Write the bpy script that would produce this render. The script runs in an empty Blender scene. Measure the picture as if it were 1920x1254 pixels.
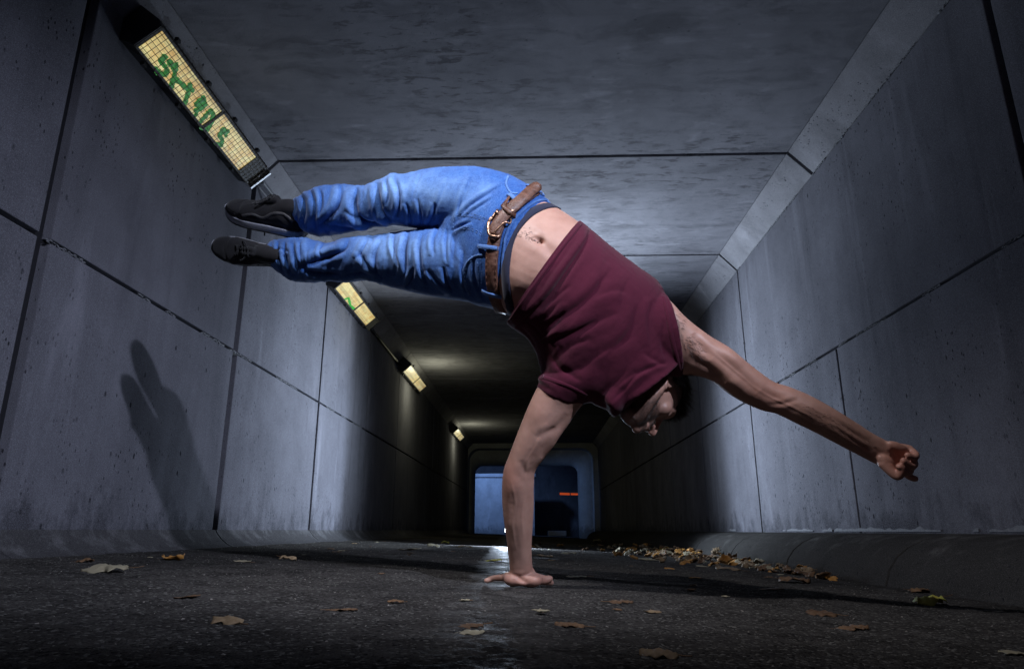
import bpy, bmesh, math, random
import numpy as np
from mathutils import Vector, Matrix
from mathutils.bvhtree import BVHTree

# ------------------------------------------------------------------ camera
SC = bpy.context.scene
CAM_H = 0.155
PITCH = math.atan(367/1280); YAW = math.atan(40/1280*math.cos(PITCH))
f_ = 1280.0
UPc = np.array([0, math.cos(PITCH), math.sin(PITCH)])
_v = np.array([40/f_, -367/f_, 1.0]); _v /= np.linalg.norm(_v)
Yc = _v - UPc*(_v@UPc); Yc /= np.linalg.norm(Yc)
Xc = -np.cross(UPc, Yc)
if Xc[0] < 0: Xc = -Xc
def ray(u, v):
    d = np.array([(u-960)/f_, (627-v)/f_, 1.0]); return np.array([d@Xc, d@Yc, d@UPc])
def P(u, v, z):                      # measured image point + distance along the lens axis -> world metres
    z = z if z < 2 else 2+(z-2)*0.8
    return Vector(ray(u, v)*z) + Vector((0, 0, CAM_H))
cam = bpy.data.cameras.new('camera'); camo = bpy.data.objects.new('camera', cam)
SC.collection.objects.link(camo); SC.camera = camo
cam.lens = 24; cam.sensor_width = 36; cam.clip_start = 0.02; cam.clip_end = 300
R3 = Matrix(((Xc[0], Xc[1], -Xc[2]), (Yc[0], Yc[1], -Yc[2]), (UPc[0], UPc[1], -UPc[2])))
camo.matrix_world = Matrix.Translation((0, 0, CAM_H)) @ R3.to_4x4()
SC.render.resolution_x = 1024; SC.render.resolution_y = 668
CAMP = Vector((0, 0, CAM_H))

# ------------------------------------------------------------------ world (dusk sky) and strobes
w = bpy.data.worlds.new('World'); SC.world = w; w.use_nodes = True
nt = w.node_tree; bg = nt.nodes['Background']
sky = nt.nodes.new('ShaderNodeTexSky'); sky.sky_type = 'NISHITA'; sky.sun_disc = False
sky.sun_elevation = math.radians(1.0); sky.sun_rotation = math.radians(200); sky.ozone_density = 6; sky.air_density = 1.5
nt.links.new(sky.outputs[0], bg.inputs[0]); bg.inputs[1].default_value = 0.10
SC.view_settings.view_transform = 'Standard'; SC.view_settings.look = 'None'
SC.view_settings.exposure = -0.18; SC.view_settings.gamma = 1
SC.render.engine = 'CYCLES'
SC.cycles.max_bounces = 6

def aim(o, target):
    d = (Vector(target)-o.location).normalized()
    o.rotation_euler = d.to_track_quat('-Z', 'Y').to_euler()
def spot(name, loc, target, energy, deg, blend, size, col):
    l = bpy.data.lights.new(name, 'SPOT'); o = bpy.data.objects.new(name, l); SC.collection.objects.link(o)
    o.location = loc; aim(o, target); l.energy = energy; l.spot_size = math.radians(deg); l.spot_blend = blend
    l.shadow_soft_size = size; l.color = col; return o
# strobe on a stand to the right of the camera: keys the dancer, throws his shadow on the left wall
spot('key_strobe', (1.52, -0.50, 2.385), (-1.30, 2.65, 0.32), 860, 49, 1.0, 0.05, (0.74, 0.80, 1.0))
# strobe above left, the main light on the dancer
spot('fill_strobe', (-0.72, 0.78, 2.36), (0.22, 2.15, 0.35), 168, 66, 1.0, 0.05, (0.95, 0.94, 1.0))
# strobe on the ground behind the supporting arm, facing the camera
spot('back_strobe', (-0.265, 6.50, 0.19), (-0.2, 0, 1.0), 140, 174, 0.25, 0.03, (0.66, 0.80, 1.0))
# three unseen spots added behind the dancer to brighten the middle bays
for aim_, e_, c_ in (((-1.73, 5.25, 0.95), 265, 114), ((1.73, 5.2, 0.95), 260, 110), ((0.25, 4.8, 2.4), 240, 132)):
    spot('bay_fill', (0.05, 5.45, 1.05), aim_, e_, c_, 1.0, 0.06, (0.73, 0.86, 1.0))
# blue street lights at the far mouth of the underpass
spot('street_light', (-1.5, 20.9, 3.3), (-1.9, 23.2, 0.3), 520, 120, 1.0, 0.12, (0.26, 0.47, 1.0))
spot('street_light', (-1.2, 17.9, 1.3), (1.55, 19.5, 1.0), 70, 60, 1.0, 0.2, (0.26, 0.48, 1.0))

# ------------------------------------------------------------------ object helpers
def tag(o, label=None, cat=None, group=None, kind=None):
    if label: o['label'] = label
    if cat: o['category'] = cat
    if group: o['group'] = group
    if kind: o['kind'] = kind
    return o
def empty(name, loc, label=None, cat=None, group=None, kind=None):
    o = bpy.data.objects.new(name, None); SC.collection.objects.link(o); o.location = loc
    o.empty_display_size = 0.1
    return tag(o, label, cat, group, kind)
def link(name, me, mat, parent=None, smooth=False):
    o = bpy.data.objects.new(name, me); SC.collection.objects.link(o)
    if mat: me.materials.append(mat)
    if parent is not None:
        o.parent = parent; o.matrix_parent_inverse = Matrix.Translation(-root_loc(parent))
    if smooth:
        for p in me.polygons: p.use_smooth = True
    return o
def root_loc(o):
    l = Vector(o.location)
    # world location of a parent whose own mesh is in world coordinates
    if o.parent is not None: return Vector((0, 0, 0)) if o.type == 'MESH' else l
    return l
def mesh(name, V, F):
    me = bpy.data.meshes.new(name); me.from_pydata([tuple(v) for v in V], [], F); me.update(); return me
class MB:
    def __init__(s): s.v = []; s.f = []
    def add(s, V, F):
        n = len(s.v); s.v += [tuple(v) for v in V]; s.f += [tuple(i+n for i in q) for q in F]; return s
    def box(s, a, b, rot=None, org=None):
        x0, y0, z0 = a; x1, y1, z1 = b
        V = [Vector(p) for p in ((x0,y0,z0),(x1,y0,z0),(x1,y1,z0),(x0,y1,z0),(x0,y0,z1),(x1,y0,z1),(x1,y1,z1),(x0,y1,z1))]
        if rot is not None: V = [rot @ p for p in V]
        if org is not None: V = [p+Vector(org) for p in V]
        return s.add(V, [(0,3,2,1),(4,5,6,7),(0,1,5,4),(1,2,6,5),(2,3,7,6),(3,0,4,7)])
    def prism(s, prof, axis_a, axis_b):      # profile of 3-D points swept from offset a to offset b
        n = len(prof); a = [Vector(p)+Vector(axis_a) for p in prof]; b = [Vector(p)+Vector(axis_b) for p in prof]
        F = [(i, (i+1) % n, n+(i+1) % n, n+i) for i in range(n)] + [tuple(range(n))[::-1], tuple(range(n, 2*n))]
        return s.add(a+b, F)
    def tube(s, pts, r, n=8, cap=True):
        pts = [Vector(p) for p in pts]; m = len(pts)
        rr = r if hasattr(r, '__len__') else [r]*m
        V = []; up = None
        for i, p in enumerate(pts):
            t = (pts[min(i+1, m-1)]-pts[max(i-1, 0)]).normalized()
            if up is None:
                up = Vector((0, 0, 1)) if abs(t.z) < 0.9 else Vector((1, 0, 0))
            a = (up - t*up.dot(t)).normalized(); up = a; b = t.cross(a)
            V += [p + (a*math.cos(2*math.pi*k/n)+b*math.sin(2*math.pi*k/n))*rr[i] for k in range(n)]
        F = [(i*n+k, i*n+(k+1) % n, (i+1)*n+(k+1) % n, (i+1)*n+k) for i in range(m-1) for k in range(n)]
        if cap: F += [tuple(range(n))[::-1], tuple((m-1)*n+k for k in range(n))]
        return s.add(V, F)
    def build(s, name, mat, parent=None, smooth=False, bevel=0, seg=2):
        me = mesh(name, s.v, s.f); bm = bmesh.new(); bm.from_mesh(me)
        bmesh.ops.recalc_face_normals(bm, faces=bm.faces)
        if bevel:
            es = [e for e in bm.edges if e.is_manifold and e.calc_face_angle(0) > 0.5]
            bmesh.ops.bevel(bm, geom=es, offset=bevel, segments=seg, affect='EDGES', profile=0.6)
        bm.to_mesh(me); bm.free()
        return link(name, me, mat, parent, smooth)

# value noise on numpy arrays
def _h(ix, iy, iz, s):
    n = (ix*374761393 + iy*668265263 + iz*1274126177 + s*974634777) & 0xffffffff
    n = ((n ^ (n >> 13))*1274126177) & 0xffffffff
    n = ((n ^ (n >> 16))*2246822519) & 0xffffffff
    return ((n ^ (n >> 15)) & 0xffffff)/float(0xffffff)
def vnoise(p, s=0):
    p = np.asarray(p, float); i = np.floor(p).astype(np.int64); f = p-i; f = f*f*(3-2*f)
    r = 0
    for dx in (0, 1):
        for dy in (0, 1):
            for dz in (0, 1):
                wgt = (f[:,0] if dx else 1-f[:,0])*(f[:,1] if dy else 1-f[:,1])*(f[:,2] if dz else 1-f[:,2])
                r = r + wgt*_h(i[:,0]+dx, i[:,1]+dy, i[:,2]+dz, s)
    return r*2-1
def fbm(p, o=4, s=0):
    p = np.asarray(p, float); r = 0; a = 1; t = 0
    for k in range(o): r = r + a*vnoise(p*(2.03**k)+17.3*k, s+k); t += a; a *= 0.5
    return r/t

# ------------------------------------------------------------------ materials
class NT:
    def __init__(s, name):
        s.m = bpy.data.materials.new(name); s.m.use_nodes = True; s.t = s.m.node_tree
        s.b = s.t.nodes['Principled BSDF']
    def n(s, typ, **kw):
        nd = s.t.nodes.new('ShaderNode'+typ)
        for k, v in kw.items():
            if k.startswith('i_'):
                nd.inputs[k[2:].replace('_', ' ')].default_value = v
            else: setattr(nd, k, v)
        return nd
    def l(s, a, b): s.t.links.new(a, b)
    def geo(s): return s.n('NewGeometry').outputs['Position']
    def mapping(s, src, scale=(1,1,1), rot=(0,0,0)):
        m = s.n('Mapping'); m.inputs['Scale'].default_value = scale; m.inputs['Rotation'].default_value = rot
        s.l(src, m.inputs['Vector']); return m.outputs[0]
    def noise(s, vec, scale, detail=5, rough=0.55, dist=0.0):
        nd = s.n('TexNoise'); s.l(vec, nd.inputs['Vector']); nd.inputs['Scale'].default_value = scale
        nd.inputs['Detail'].default_value = detail; nd.inputs['Roughness'].default_value = rough
        nd.inputs['Distortion'].default_value = dist; return nd.outputs['Fac']
    def voro(s, vec, scale, feature='F1'):
        nd = s.n('TexVoronoi'); nd.feature = feature; s.l(vec, nd.inputs['Vector']); nd.inputs['Scale'].default_value = scale
        return nd.outputs['Distance']
    def ramp(s, fac, stops, interp='LINEAR'):
        r = s.n('ValToRGB'); s.l(fac, r.inputs[0]); e = r.color_ramp; e.interpolation = interp
        while len(e.elements) < len(stops): e.elements.new(0.5)
        for el, (p, c) in zip(e.elements, stops):
            el.position = p; el.color = (c, c, c, 1) if not hasattr(c, '__len__') else (*c, 1)
        return r.outputs[0]
    def mix(s, fac, a, b, mode='MIX'):
        m = s.n('Mix'); m.data_type = 'RGBA'; m.blend_type = mode; m.clamp_factor = True
        for sock, v in ((m.inputs[0], fac), (m.inputs[6], a), (m.inputs[7], b)):
            if hasattr(v, 'is_linked'): s.l(v, sock)
            elif hasattr(v, '__len__'): sock.default_value = (*v, 1)
            else: sock.default_value = v if sock is m.inputs[0] else (v, v, v, 1)
        return m.outputs[2]
    def math(s, op, a, b=0.5):
        m = s.n('Math'); m.operation = op
        for i, v in enumerate((a, b)):
            if hasattr(v, 'is_linked'): s.l(v, m.inputs[i])
            else: m.inputs[i].default_value = v
        return m.outputs[0]
    def bump(s, h, strength=0.3, dist=0.01, prev=None):
        b = s.n('Bump'); b.inputs['Strength'].default_value = strength; b.inputs['Distance'].default_value = dist
        s.l(h, b.inputs['Height'])
        if prev is not None: s.l(prev, b.inputs['Normal'])
        s.l(b.outputs[0], s.b.inputs['Normal']); return b.outputs[0]
    def set(s, **kw):
        for k, v in kw.items():
            k = k.replace('_', ' ')
            if hasattr(v, 'is_linked'): s.l(v, s.b.inputs[k])
            elif hasattr(v, '__len__') and len(v) == 3: s.b.inputs[k].default_value = (*v, 1) if len(s.b.inputs[k].default_value) == 4 else v
            else: s.b.inputs[k].default_value = v
        return s
def plain(name, col, rough=0.6, metal=0.0, bump=0.0, bscale=200, **kw):
    t = NT(name); t.set(Base_Color=col, Roughness=rough, Metallic=metal, **kw)
    if bump:
        n = t.noise(t.geo(), bscale, 4); t.bump(n, bump, 0.002)
        t.set(Base_Color=t.mix(t.ramp(n, [(0.3, 0), (0.7, 1)]), tuple(c*0.75 for c in col), tuple(min(1, c*1.2) for c in col)))
    return t.m

def concrete(name, base=(0.27,0.27,0.275), streak=(1,1,1), pores=1.0, vertical=True, stain=0.5, mottle=False):
    t = NT(name); g = t.geo()
    big = t.noise(g, 0.9, 4, 0.6, 0.4); med = t.noise(g, 6, 6, 0.65); fine = t.noise(g, 60, 4, 0.7)
    c = t.mix(t.ramp(big, [(0.3, 0), (0.7, 1)]), tuple(b*0.78 for b in base), tuple(b*1.14 for b in base))
    c = t.mix(t.math('MULTIPLY', t.ramp(med, [(0.35, 1), (0.62, 0)]), 0.35), c, tuple(b*0.55 for b in base))
    # directional stains: drips down walls, board-grain clouds along ceilings
    st = t.noise(t.mapping(g, streak), 3.0, 6, 0.62, 0.6)
    c = t.mix(t.math('MULTIPLY', t.ramp(st, [(0.50, 0), (0.68, 1)]), stain), c, tuple(b*0.36 for b in base))
    st2 = t.noise(t.mapping(g, tuple(q*1.9 for q in streak)), 2.3, 5, 0.6, 0.3)
    c = t.mix(t.math('MULTIPLY', t.ramp(st2, [(0.58, 0), (0.75, 1)]), 0.4), c, tuple(min(1, b*1.9) for b in base))
    if mottle:
        w1 = t.noise(t.mapping(g, (2.4, 7.0, 1)), 3.2, 8, 0.68, 0.25); w2 = t.noise(g, 1.1, 3, 0.5)
        k_ = t.math('MULTIPLY', t.ramp(w1, [(0.535, 0), (0.60, 1)]), t.ramp(w2, [(0.42, 0), (0.60, 1)]))
        c = t.mix(t.math('MULTIPLY', k_, 0.6), c, (0.035,0.033,0.036))
        w3 = t.noise(t.mapping(g, (0.35, 9, 1)), 3.0, 4, 0.6, 0.3)
        c = t.mix(t.math('MULTIPLY', t.ramp(w3, [(0.54, 0), (0.66, 1)]), 0.12), c, tuple(b*0.45 for b in base))
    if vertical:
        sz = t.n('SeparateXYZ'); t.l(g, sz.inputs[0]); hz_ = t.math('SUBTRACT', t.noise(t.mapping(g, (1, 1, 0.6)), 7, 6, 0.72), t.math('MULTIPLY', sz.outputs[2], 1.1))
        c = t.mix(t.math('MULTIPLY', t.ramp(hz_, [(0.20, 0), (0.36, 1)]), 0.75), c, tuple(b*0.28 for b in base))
        gr = t.noise(t.mapping(g, (1.0, 1.0, 0.5)), 0.7, 3, 0.55, 0.5)
        c = t.mix(t.math('MULTIPLY', t.ramp(gr, [(0.46, 0), (0.62, 1)]), 0.42), c, tuple(b*0.42 for b in base))
    # air holes, denser in patches
    vm = t.mapping(g, (1, 1, 0.55) if vertical else (1, 1, 1))
    v1 = t.voro(vm, 17); h1 = t.ramp(v1, [(0.085, 1), (0.13, 0)])
    v2 = t.voro(vm, 48); h2 = t.ramp(v2, [(0.15, 1), (0.21, 0)])
    patch = t.ramp(t.noise(g, 1.3, 3), [(0.40, 0), (0.58, 1)])
    patch2 = t.ramp(t.noise(g, 0.8, 2), [(0.38, 0.05), (0.60, 1)])
    holes = t.math('MAXIMUM', t.math('MULTIPLY', h1, patch2), t.math('MULTIPLY', h2, patch))
    rnd = t.ramp(t.noise(g, 9, 1), [(0.46, 0), (0.54, 1)])
    holes = t.math('MULTIPLY', t.math('MULTIPLY', holes, rnd), pores)
    c = t.mix(holes, c, (0.018, 0.018, 0.022))
    gn = t.noise(g, 330, 3, 0.75)
    c = t.mix(t.ramp(gn, [(0.36, 0.34), (0.50, 0.0)]), c, (0.02,0.02,0.025)); c = t.mix(t.ramp(gn, [(0.52, 0.0), (0.66, 0.30)]), c, tuple(min(1, b*2.6) for b in base))
    t.set(Base_Color=c, Roughness=0.95)
    t.b.inputs['Specular IOR Level'].default_value = 0.0
    b1 = t.bump(fine, 0.25, 0.004)
    b2 = t.bump(t.noise(g, 2.2, 3), 0.35, 0.02, b1)
    t.bump(t.math('SUBTRACT', 1.0, holes), 0.6, 0.006, b2)
    return t
M = {}
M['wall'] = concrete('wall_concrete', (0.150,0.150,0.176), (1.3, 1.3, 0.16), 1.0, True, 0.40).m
M['ceiling'] = concrete('ceiling_concrete', (0.195,0.195,0.222), (0.9, 1.9, 1), 0.35, False, 0.55, True).m
M['chamfer'] = concrete('chamfer_concrete', (0.215,0.213,0.235), (0.6, 0.9, 0.6), 1.0, False, 0.45).m
M['joint'] = plain('joint_sealant', (0.012,0.012,0.016), 0.6, bump=0.5, bscale=60)
M['efflo'] = plain('lime_bloom', (0.15,0.155,0.175), 0.9, bump=0.6, bscale=90)
M['plinth'] = concrete('plinth_concrete', (0.115,0.113,0.12), (1.5, 0.5, 1.5), 0.8, True, 0.6).m
M['kerb'] = concrete('kerb_concrete', (0.085,0.082,0.08), (1.5, 0.6, 1.5), 1.0, True, 0.55).m
# ------------------------------------------------------------------ underpass
XW = 1.73; ZT = 2.10+CAM_H; ZC = 2.245+CAM_H; XCH = 1.595; ZM = 1.0+CAM_H
JY = [2.19-1.62*k for k in (3, 2, 1)] + [2.19+1.62*k for k in range(0, 11)]     # bay joints
Y0, Y1 = JY[0], JY[-1]
gap = {2.19: 0.04, 3.81: 0.028, 5.43: 0.026, 7.05: 0.026}
def gp(y):
    for k, v in gap.items():
        if abs(y-k) < 0.01: return v
    return 0.012
def wgp(y, s):
    for k, v, v2 in ((2.19, .062, .04), (3.81, .070, .026), (5.43, .034, .024), (7.05, .040, .024), (0.57, .05, .04)):
        if abs(y-k) < 0.01: return v if s < 0 else v2
    return 0.02
tun = empty('underpass', (0, 10, 0), 'grey precast concrete pedestrian underpass the dancer balances in', 'underpass')
def flr(x, y=0): return -0.0415*x + 0.002
rnd = random.Random(4)
for i in range(len(JY)-1):
    a = JY[i]+gp(JY[i])/2; b = JY[i+1]-gp(JY[i+1])/2; a_c, b_c = a, b
    for s in (-1, 1):
        for (z0, z1) in ((0.01 if s > 0 else 0.02, ZM-0.008), (ZM+0.008, ZT-0.003)):
            m = MB(); d = rnd.uniform(-0.003, 0.003); a, b = JY[i]+wgp(JY[i], s)/2, JY[i+1]-wgp(JY[i+1], s)/2
            if s > 0 and z0 > 0.5:                      # upper panels on the right span two bays
                if abs(JY[i]-3.81) < .01: continue
                if abs(JY[i]-2.19) < .01: b = JY[i+2]-wgp(JY[i+2], s)/2
            m.box((min(s*(XW+d), s*(XW+0.2)), a, z0-0.3 if z0 < 0.1 else z0), (max(s*(XW+d), s*(XW+0.2)), b, z1))
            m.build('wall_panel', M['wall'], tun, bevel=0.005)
        a, b = a_c, b_c
        m = MB()                                                     # chamfer between wall and ceiling
        prof = [(s*XW, 0, ZT), (s*XCH, 0, ZC+0.001), (s*XCH, 0, ZC+0.2), (s*(XW+0.2), 0, ZC+0.2), (s*(XW+0.2), 0, ZT)]
        m.prism(prof, (0, a, 0), (0, b, 0)); m.build('chamfer', M['chamfer'], tun, bevel=0.004)
    a, b = a_c, b_c; m = MB(); m.box((-XCH+0.003, a, ZC), (XCH-0.003, b, ZC+0.2)); m.build('ceiling_slab', M['ceiling'], tun, bevel=0.005)
# dark sealant behind every gap
m = MB()
for s in (-1, 1): m.box((min(s*(XW+0.035), s*(XW+0.3)), Y0-0.1, -0.4), (max(s*(XW+0.035), s*(XW+0.3)), Y1, ZT+0.3))
m.box((-XW-0.3, Y0-0.1, ZC+0.035), (XW+0.3, Y1, ZC+0.3))
m.build('joint_backing', M['joint'], tun)
# crumbling lime along the chamfer edges and the horizontal joints
def crust(name, pts_fn, n, r, thr, seed, mat=M['efflo']):
    m = MB(); R = random.Random(seed)
    for k in range(n):
        q = k/n
        if vnoise(np.array([[q*n*0.035, seed*3.1, 0]]), 5)[0] < thr: continue
        p = Vector(pts_fn(q)); s = r*R.uniform(0.35, 1.3); V = []
        bmt = bmesh.new(); bmesh.ops.create_icosphere(bmt, subdivisions=1, radius=1)
        V = [Vector((v.co.x*s*0.6*R.uniform(.6, 1.3), v.co.y*s*2.4*R.uniform(.6, 1.4), v.co.z*s*R.uniform(.5, 1.2)))+p for v in bmt.verts]
        F = [tuple(v.index for v in f.verts) for f in bmt.faces]; bmt.free(); m.add(V, F)
    return m.build(name, mat, tun, smooth=True)
crust('lime_crust', lambda q: (XW-0.001, 1.0+q*6.5, ZT-0.003+rnd.uniform(-.005, .005)), 1300, 0.0045, -0.1, 1)
crust('lime_crust', lambda q: (-XW+0.001, 2.2+q*4.8, ZM+rnd.uniform(-.009, .003)), 1100, 0.0035, 0.05, 2)
crust('lime_crust', lambda q: (XW-0.001, 1.6+q*4.8, ZM+rnd.uniform(-.009, .003)), 900, 0.003, 0.15, 3)

# plinth on the left (concave splay), kerb stones on the right
def strip(name, prof, joints, mat, parent, x_of, bevel=0.006):
    for a, b in zip(joints[:-1], joints[1:]):
        m = MB(); m.prism([(x, 0, z) for x, z in prof], (0, a+0.006, 0), (0, b-0.006, 0))
        m.build(name, mat, parent, bevel=bevel)
pl = empty('plinth', (-1.68, 10, 0.05), 'splayed concrete skirting along the foot of the left wall', 'plinth')
pprof = [(-1.75, -0.1), (-1.62, -0.1), (-1.62, 0.069), (-1.655, 0.085), (-1.69, 0.112), (-1.715, 0.14), (-1.725, 0.158), (-1.75, 0.158)]
strip('plinth_block', pprof, JY, M['plinth'], pl, None, 0.003)
kb = empty('kerb', (1.5, 10, 0), 'row of sloping concrete kerb stones along the foot of the right wall', 'kerb')
kprof = [(1.75, -0.2), (1.35, -0.2), (1.362, -0.05), (1.385, 0.010), (1.42, 0.055), (1.47, 0.092), (1.53, 0.118), (1.60, 0.134), (1.722, 0.142), (1.75, 0.142)]
KJ = [-2.65+1.1*k for k in range(20)]
strip('kerb_stone', kprof, KJ, M['kerb'], kb, None, 0.007)
m = MB(); m.box((1.52, -2.6, -0.2), (1.74, 18.2, 0.10)); m.box((1.38, -2.6, -0.2), (1.519, 18.2, -0.02)); m.build('kerb_bedding', M['joint'], kb)
# white lime bloom at the foot of the right wall: thin crust patches proud of the concrete
m = MB(); R = random.Random(8)
ys = np.linspace(2.2, 6.3, 320)
top = 0.003+0.020*np.clip(fbm(np.c_[ys*3.1, ys*0, ys*0], 4, 3)+0.25, 0, 1)+0.012*fbm(np.c_[ys*22, ys*0+9, ys*0], 2, 5)
gate = (fbm(np.c_[ys*1.7+5, ys*0+2, ys*0], 3, 9) > 0.02)
for k in range(len(ys)-1):
    if gate[k] and gate[k+1] and top[k] > 0.004 and top[k+1] > 0.004:
        a, b = ys[k], ys[k+1]; z0 = 0.150
        V = [(XW-0.006, a, z0), (XW-0.006, b, z0), (XW-0.0055, b, z0+top[k+1]), (XW-0.0055, a, z0+top[k]),
             (XW+0.004, a, z0), (XW+0.004, b, z0), (XW+0.004, b, z0+top[k+1]+.003), (XW+0.004, a, z0+top[k]+.003)]
        m.add(V, [(0,1,2,3), (3,2,6,7)])
m.build('lime_bloom', M['efflo'], tun)

# far portal: rounded concrete frame
m = MB(); YP = Y1+0.02
def rrect(x0, x1, z0, z1, r, n=8):
    pts = [(x1, z0)]
    for k in range(n+1): a = math.pi/2*k/n; pts.append((x1-r+r*math.cos(a), z1-r+r*math.sin(a)))
    for k in range(n+1): a = math.pi/2*(1+k/n); pts.append((x0+r+r*math.cos(a), z1-r+r*math.sin(a)))
    pts.append((x0, z0)); return pts
oo = rrect(-1.95, 1.95, -0.3, 2.7, 0.05); ii = rrect(-1.62, 1.25, -0.3, 1.90, 0.22); mid = rrect(-1.73, 1.60, -0.3, 2.27, 0.30)
def ringface(A, B, ya, yb): 
    n = len(A); V = [(x, ya, z) for x, z in A]+[(x, yb, z) for x, z in B]
    m.add(V, [(i, i+1, n+i+1, n+i) for i in range(n-1)])
ringface(oo, mid, YP, YP); ringface(mid, mid, YP, YP+0.5)
steps = 7
for k in range(steps):
    t0, t1 = k/steps, (k+1)/steps
    e = lambda t: (1-math.cos(t*math.pi/2)); g2 = lambda t: math.sin(t*math.pi/2)
    L = lambda t: [(mx+(ix-mx)*g2(t), mz+(iz-mz)*g2(t)) for (mx, mz), (ix, iz) in zip(mid, ii)]
    ringface(L(t0), L(t1), YP+0.5+0.35*e(t0), YP+0.5+0.35*e(t1))
ringface(ii, ii, YP+0.85, YP+1.15)
ringface(ii, oo, YP+1.15, YP+1.15); ringface(oo, oo, YP, YP+1.15)
M['portal'] = concrete('portal_concrete', (0.34,0.35,0.37), (1, 1, 0.5), 0.3, True, 0.25).m
m.build('portal_frame', M['portal'], tun, smooth=False)

# ------------------------------------------------------------------ outside the far end
M['outwall'] = concrete('retaining_concrete', (0.30,0.31,0.33), (1, 1, 0.4), 0.3, True, 0.3).m
rw = empty('retaining_wall', (-1.0, 23.2, 0), 'plain retaining wall facing the far mouth of the underpass, lit blue by a street light', 'wall')
m = MB(); m.box((-6, 23.2, -0.3), (0.05, 23.5, 1.86)); m.build('wall_face', M['outwall'], rw, bevel=0.01)
m = MB(); m.box((-6, 23.15, 1.86), (0.1, 23.6, 1.98)); m.build('coping', M['outwall'], rw, bevel=0.02)
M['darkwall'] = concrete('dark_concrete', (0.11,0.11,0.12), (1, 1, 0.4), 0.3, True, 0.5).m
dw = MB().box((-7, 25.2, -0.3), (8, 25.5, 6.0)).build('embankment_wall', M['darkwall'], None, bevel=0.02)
tag(dw, 'tall dark wall standing behind the retaining wall beyond the tunnel mouth', 'wall')
M['steel'] = plain('galvanised_steel', (0.32,0.33,0.35), 0.45, 0.8, bump=0.2)
t = NT('orange_glow'); t.set(Base_Color=(0.6,0.1,0.03), Emission_Color=(1.0,0.13,0.03), Emission_Strength=0.38)  # orange bar given its own glow through emission
hr = empty('glowing_bar', (1.2, 21.0, 1.2), 'orange red bar glowing in the dark beyond the far tunnel mouth', 'light')
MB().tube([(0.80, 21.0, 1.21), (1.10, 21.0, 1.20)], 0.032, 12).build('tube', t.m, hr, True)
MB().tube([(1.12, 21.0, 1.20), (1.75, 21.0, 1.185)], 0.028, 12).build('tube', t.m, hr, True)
MB().box((1.095, 20.96, 1.165), (1.125, 21.04, 1.235)).build('bracket', M['steel'], hr)
MB().box((0.76, 21.0, 1.235), (2.4, 21.06, 1.26)).build('channel', M['steel'], hr)
MB().box((2.3, 21.0, -0.05), (2.36, 21.06, 1.235)).build('post', M['steel'], hr)
M['whitestone'] = plain('pale_stone', (0.55,0.57,0.62), 0.8, bump=0.4, bscale=30)
bk = MB().box((0.42, 20.4, 0.0), (0.95, 20.75, 0.15)).build('stone_block', M['whitestone'], None, bevel=0.03)
tag(bk, 'small pale stone block on the ground at the far tunnel mouth', 'block')

# ------------------------------------------------------------------ ground sheet
def asphalt():
    t = NT('asphalt'); g = t.geo()
    big = t.noise(g, 1.1, 5, 0.6, 0.5); med = t.noise(g, 9, 6, 0.7, 0.4)
    vo = t.n('TexVoronoi'); t.l(g, vo.inputs['Vector']); vo.inputs['Scale'].default_value = 190
    vo2 = t.n('TexVoronoi'); t.l(g, vo2.inputs['Vector']); vo2.inputs['Scale'].default_value = 260
    cellv = t.n('SeparateColor'); t.l(vo.outputs['Color'], cellv.inputs[0])
    c = t.mix(t.ramp(med, [(0.3, 0), (0.7, 1)]), (0.028,0.026,0.025), (0.082,0.077,0.073))
    c = t.mix(t.ramp(cellv.outputs[0], [(0.80, 0), (0.97, 1)]), c, (0.15,0.145,0.135)); c = t.mix(t.ramp(cellv.outputs[1], [(0.0, 0.8), (0.28, 0)]), c, (0.010,0.010,0.011))
    c = t.mix(t.math('MULTIPLY', t.ramp(big, [(0.50, 0), (0.66, 1)]), 0.7), c, (0.022,0.021,0.021))
    t.set(Base_Color=c)
    # damp film: wet streak running down the middle, drier elsewhere
    sp = t.n('SeparateXYZ'); t.l(g, sp.inputs[0])
    dx = t.math('ABSOLUTE', t.math('ADD', sp.outputs[0], t.math('MULTIPLY', sp.outputs[1], 0.041)), 0)
    wet = t.math('ADD', t.ramp(dx, [(0.0, 0.34), (0.13, 0)]), t.ramp(big, [(0.50, 0), (0.68, 0.12)]))
    wet = t.math('MULTIPLY', wet, t.ramp(med, [(0.38, 0.15), (0.6, 1)]))
    t.set(Roughness=t.ramp(wet, [(0.0, 0.95), (0.5, 0.40)]), Specular_IOR_Level=t.ramp(wet, [(0.04, 0.0), (0.40, 0.22)]))
    hgt = t.math('ADD', t.math('MULTIPLY', t.ramp(vo.outputs['Distance'], [(0.0, 1), (0.6, 0)]), 0.7), t.math('MULTIPLY', t.ramp(vo2.outputs['Distance'], [(0, 1), (0.6, 0)]), 0.4))
    b = t.bump(hgt, 0.75, 0.005); t.bump(med, 0.4, 0.01, b)
    return t.m
M['asphalt'] = asphalt()
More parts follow.
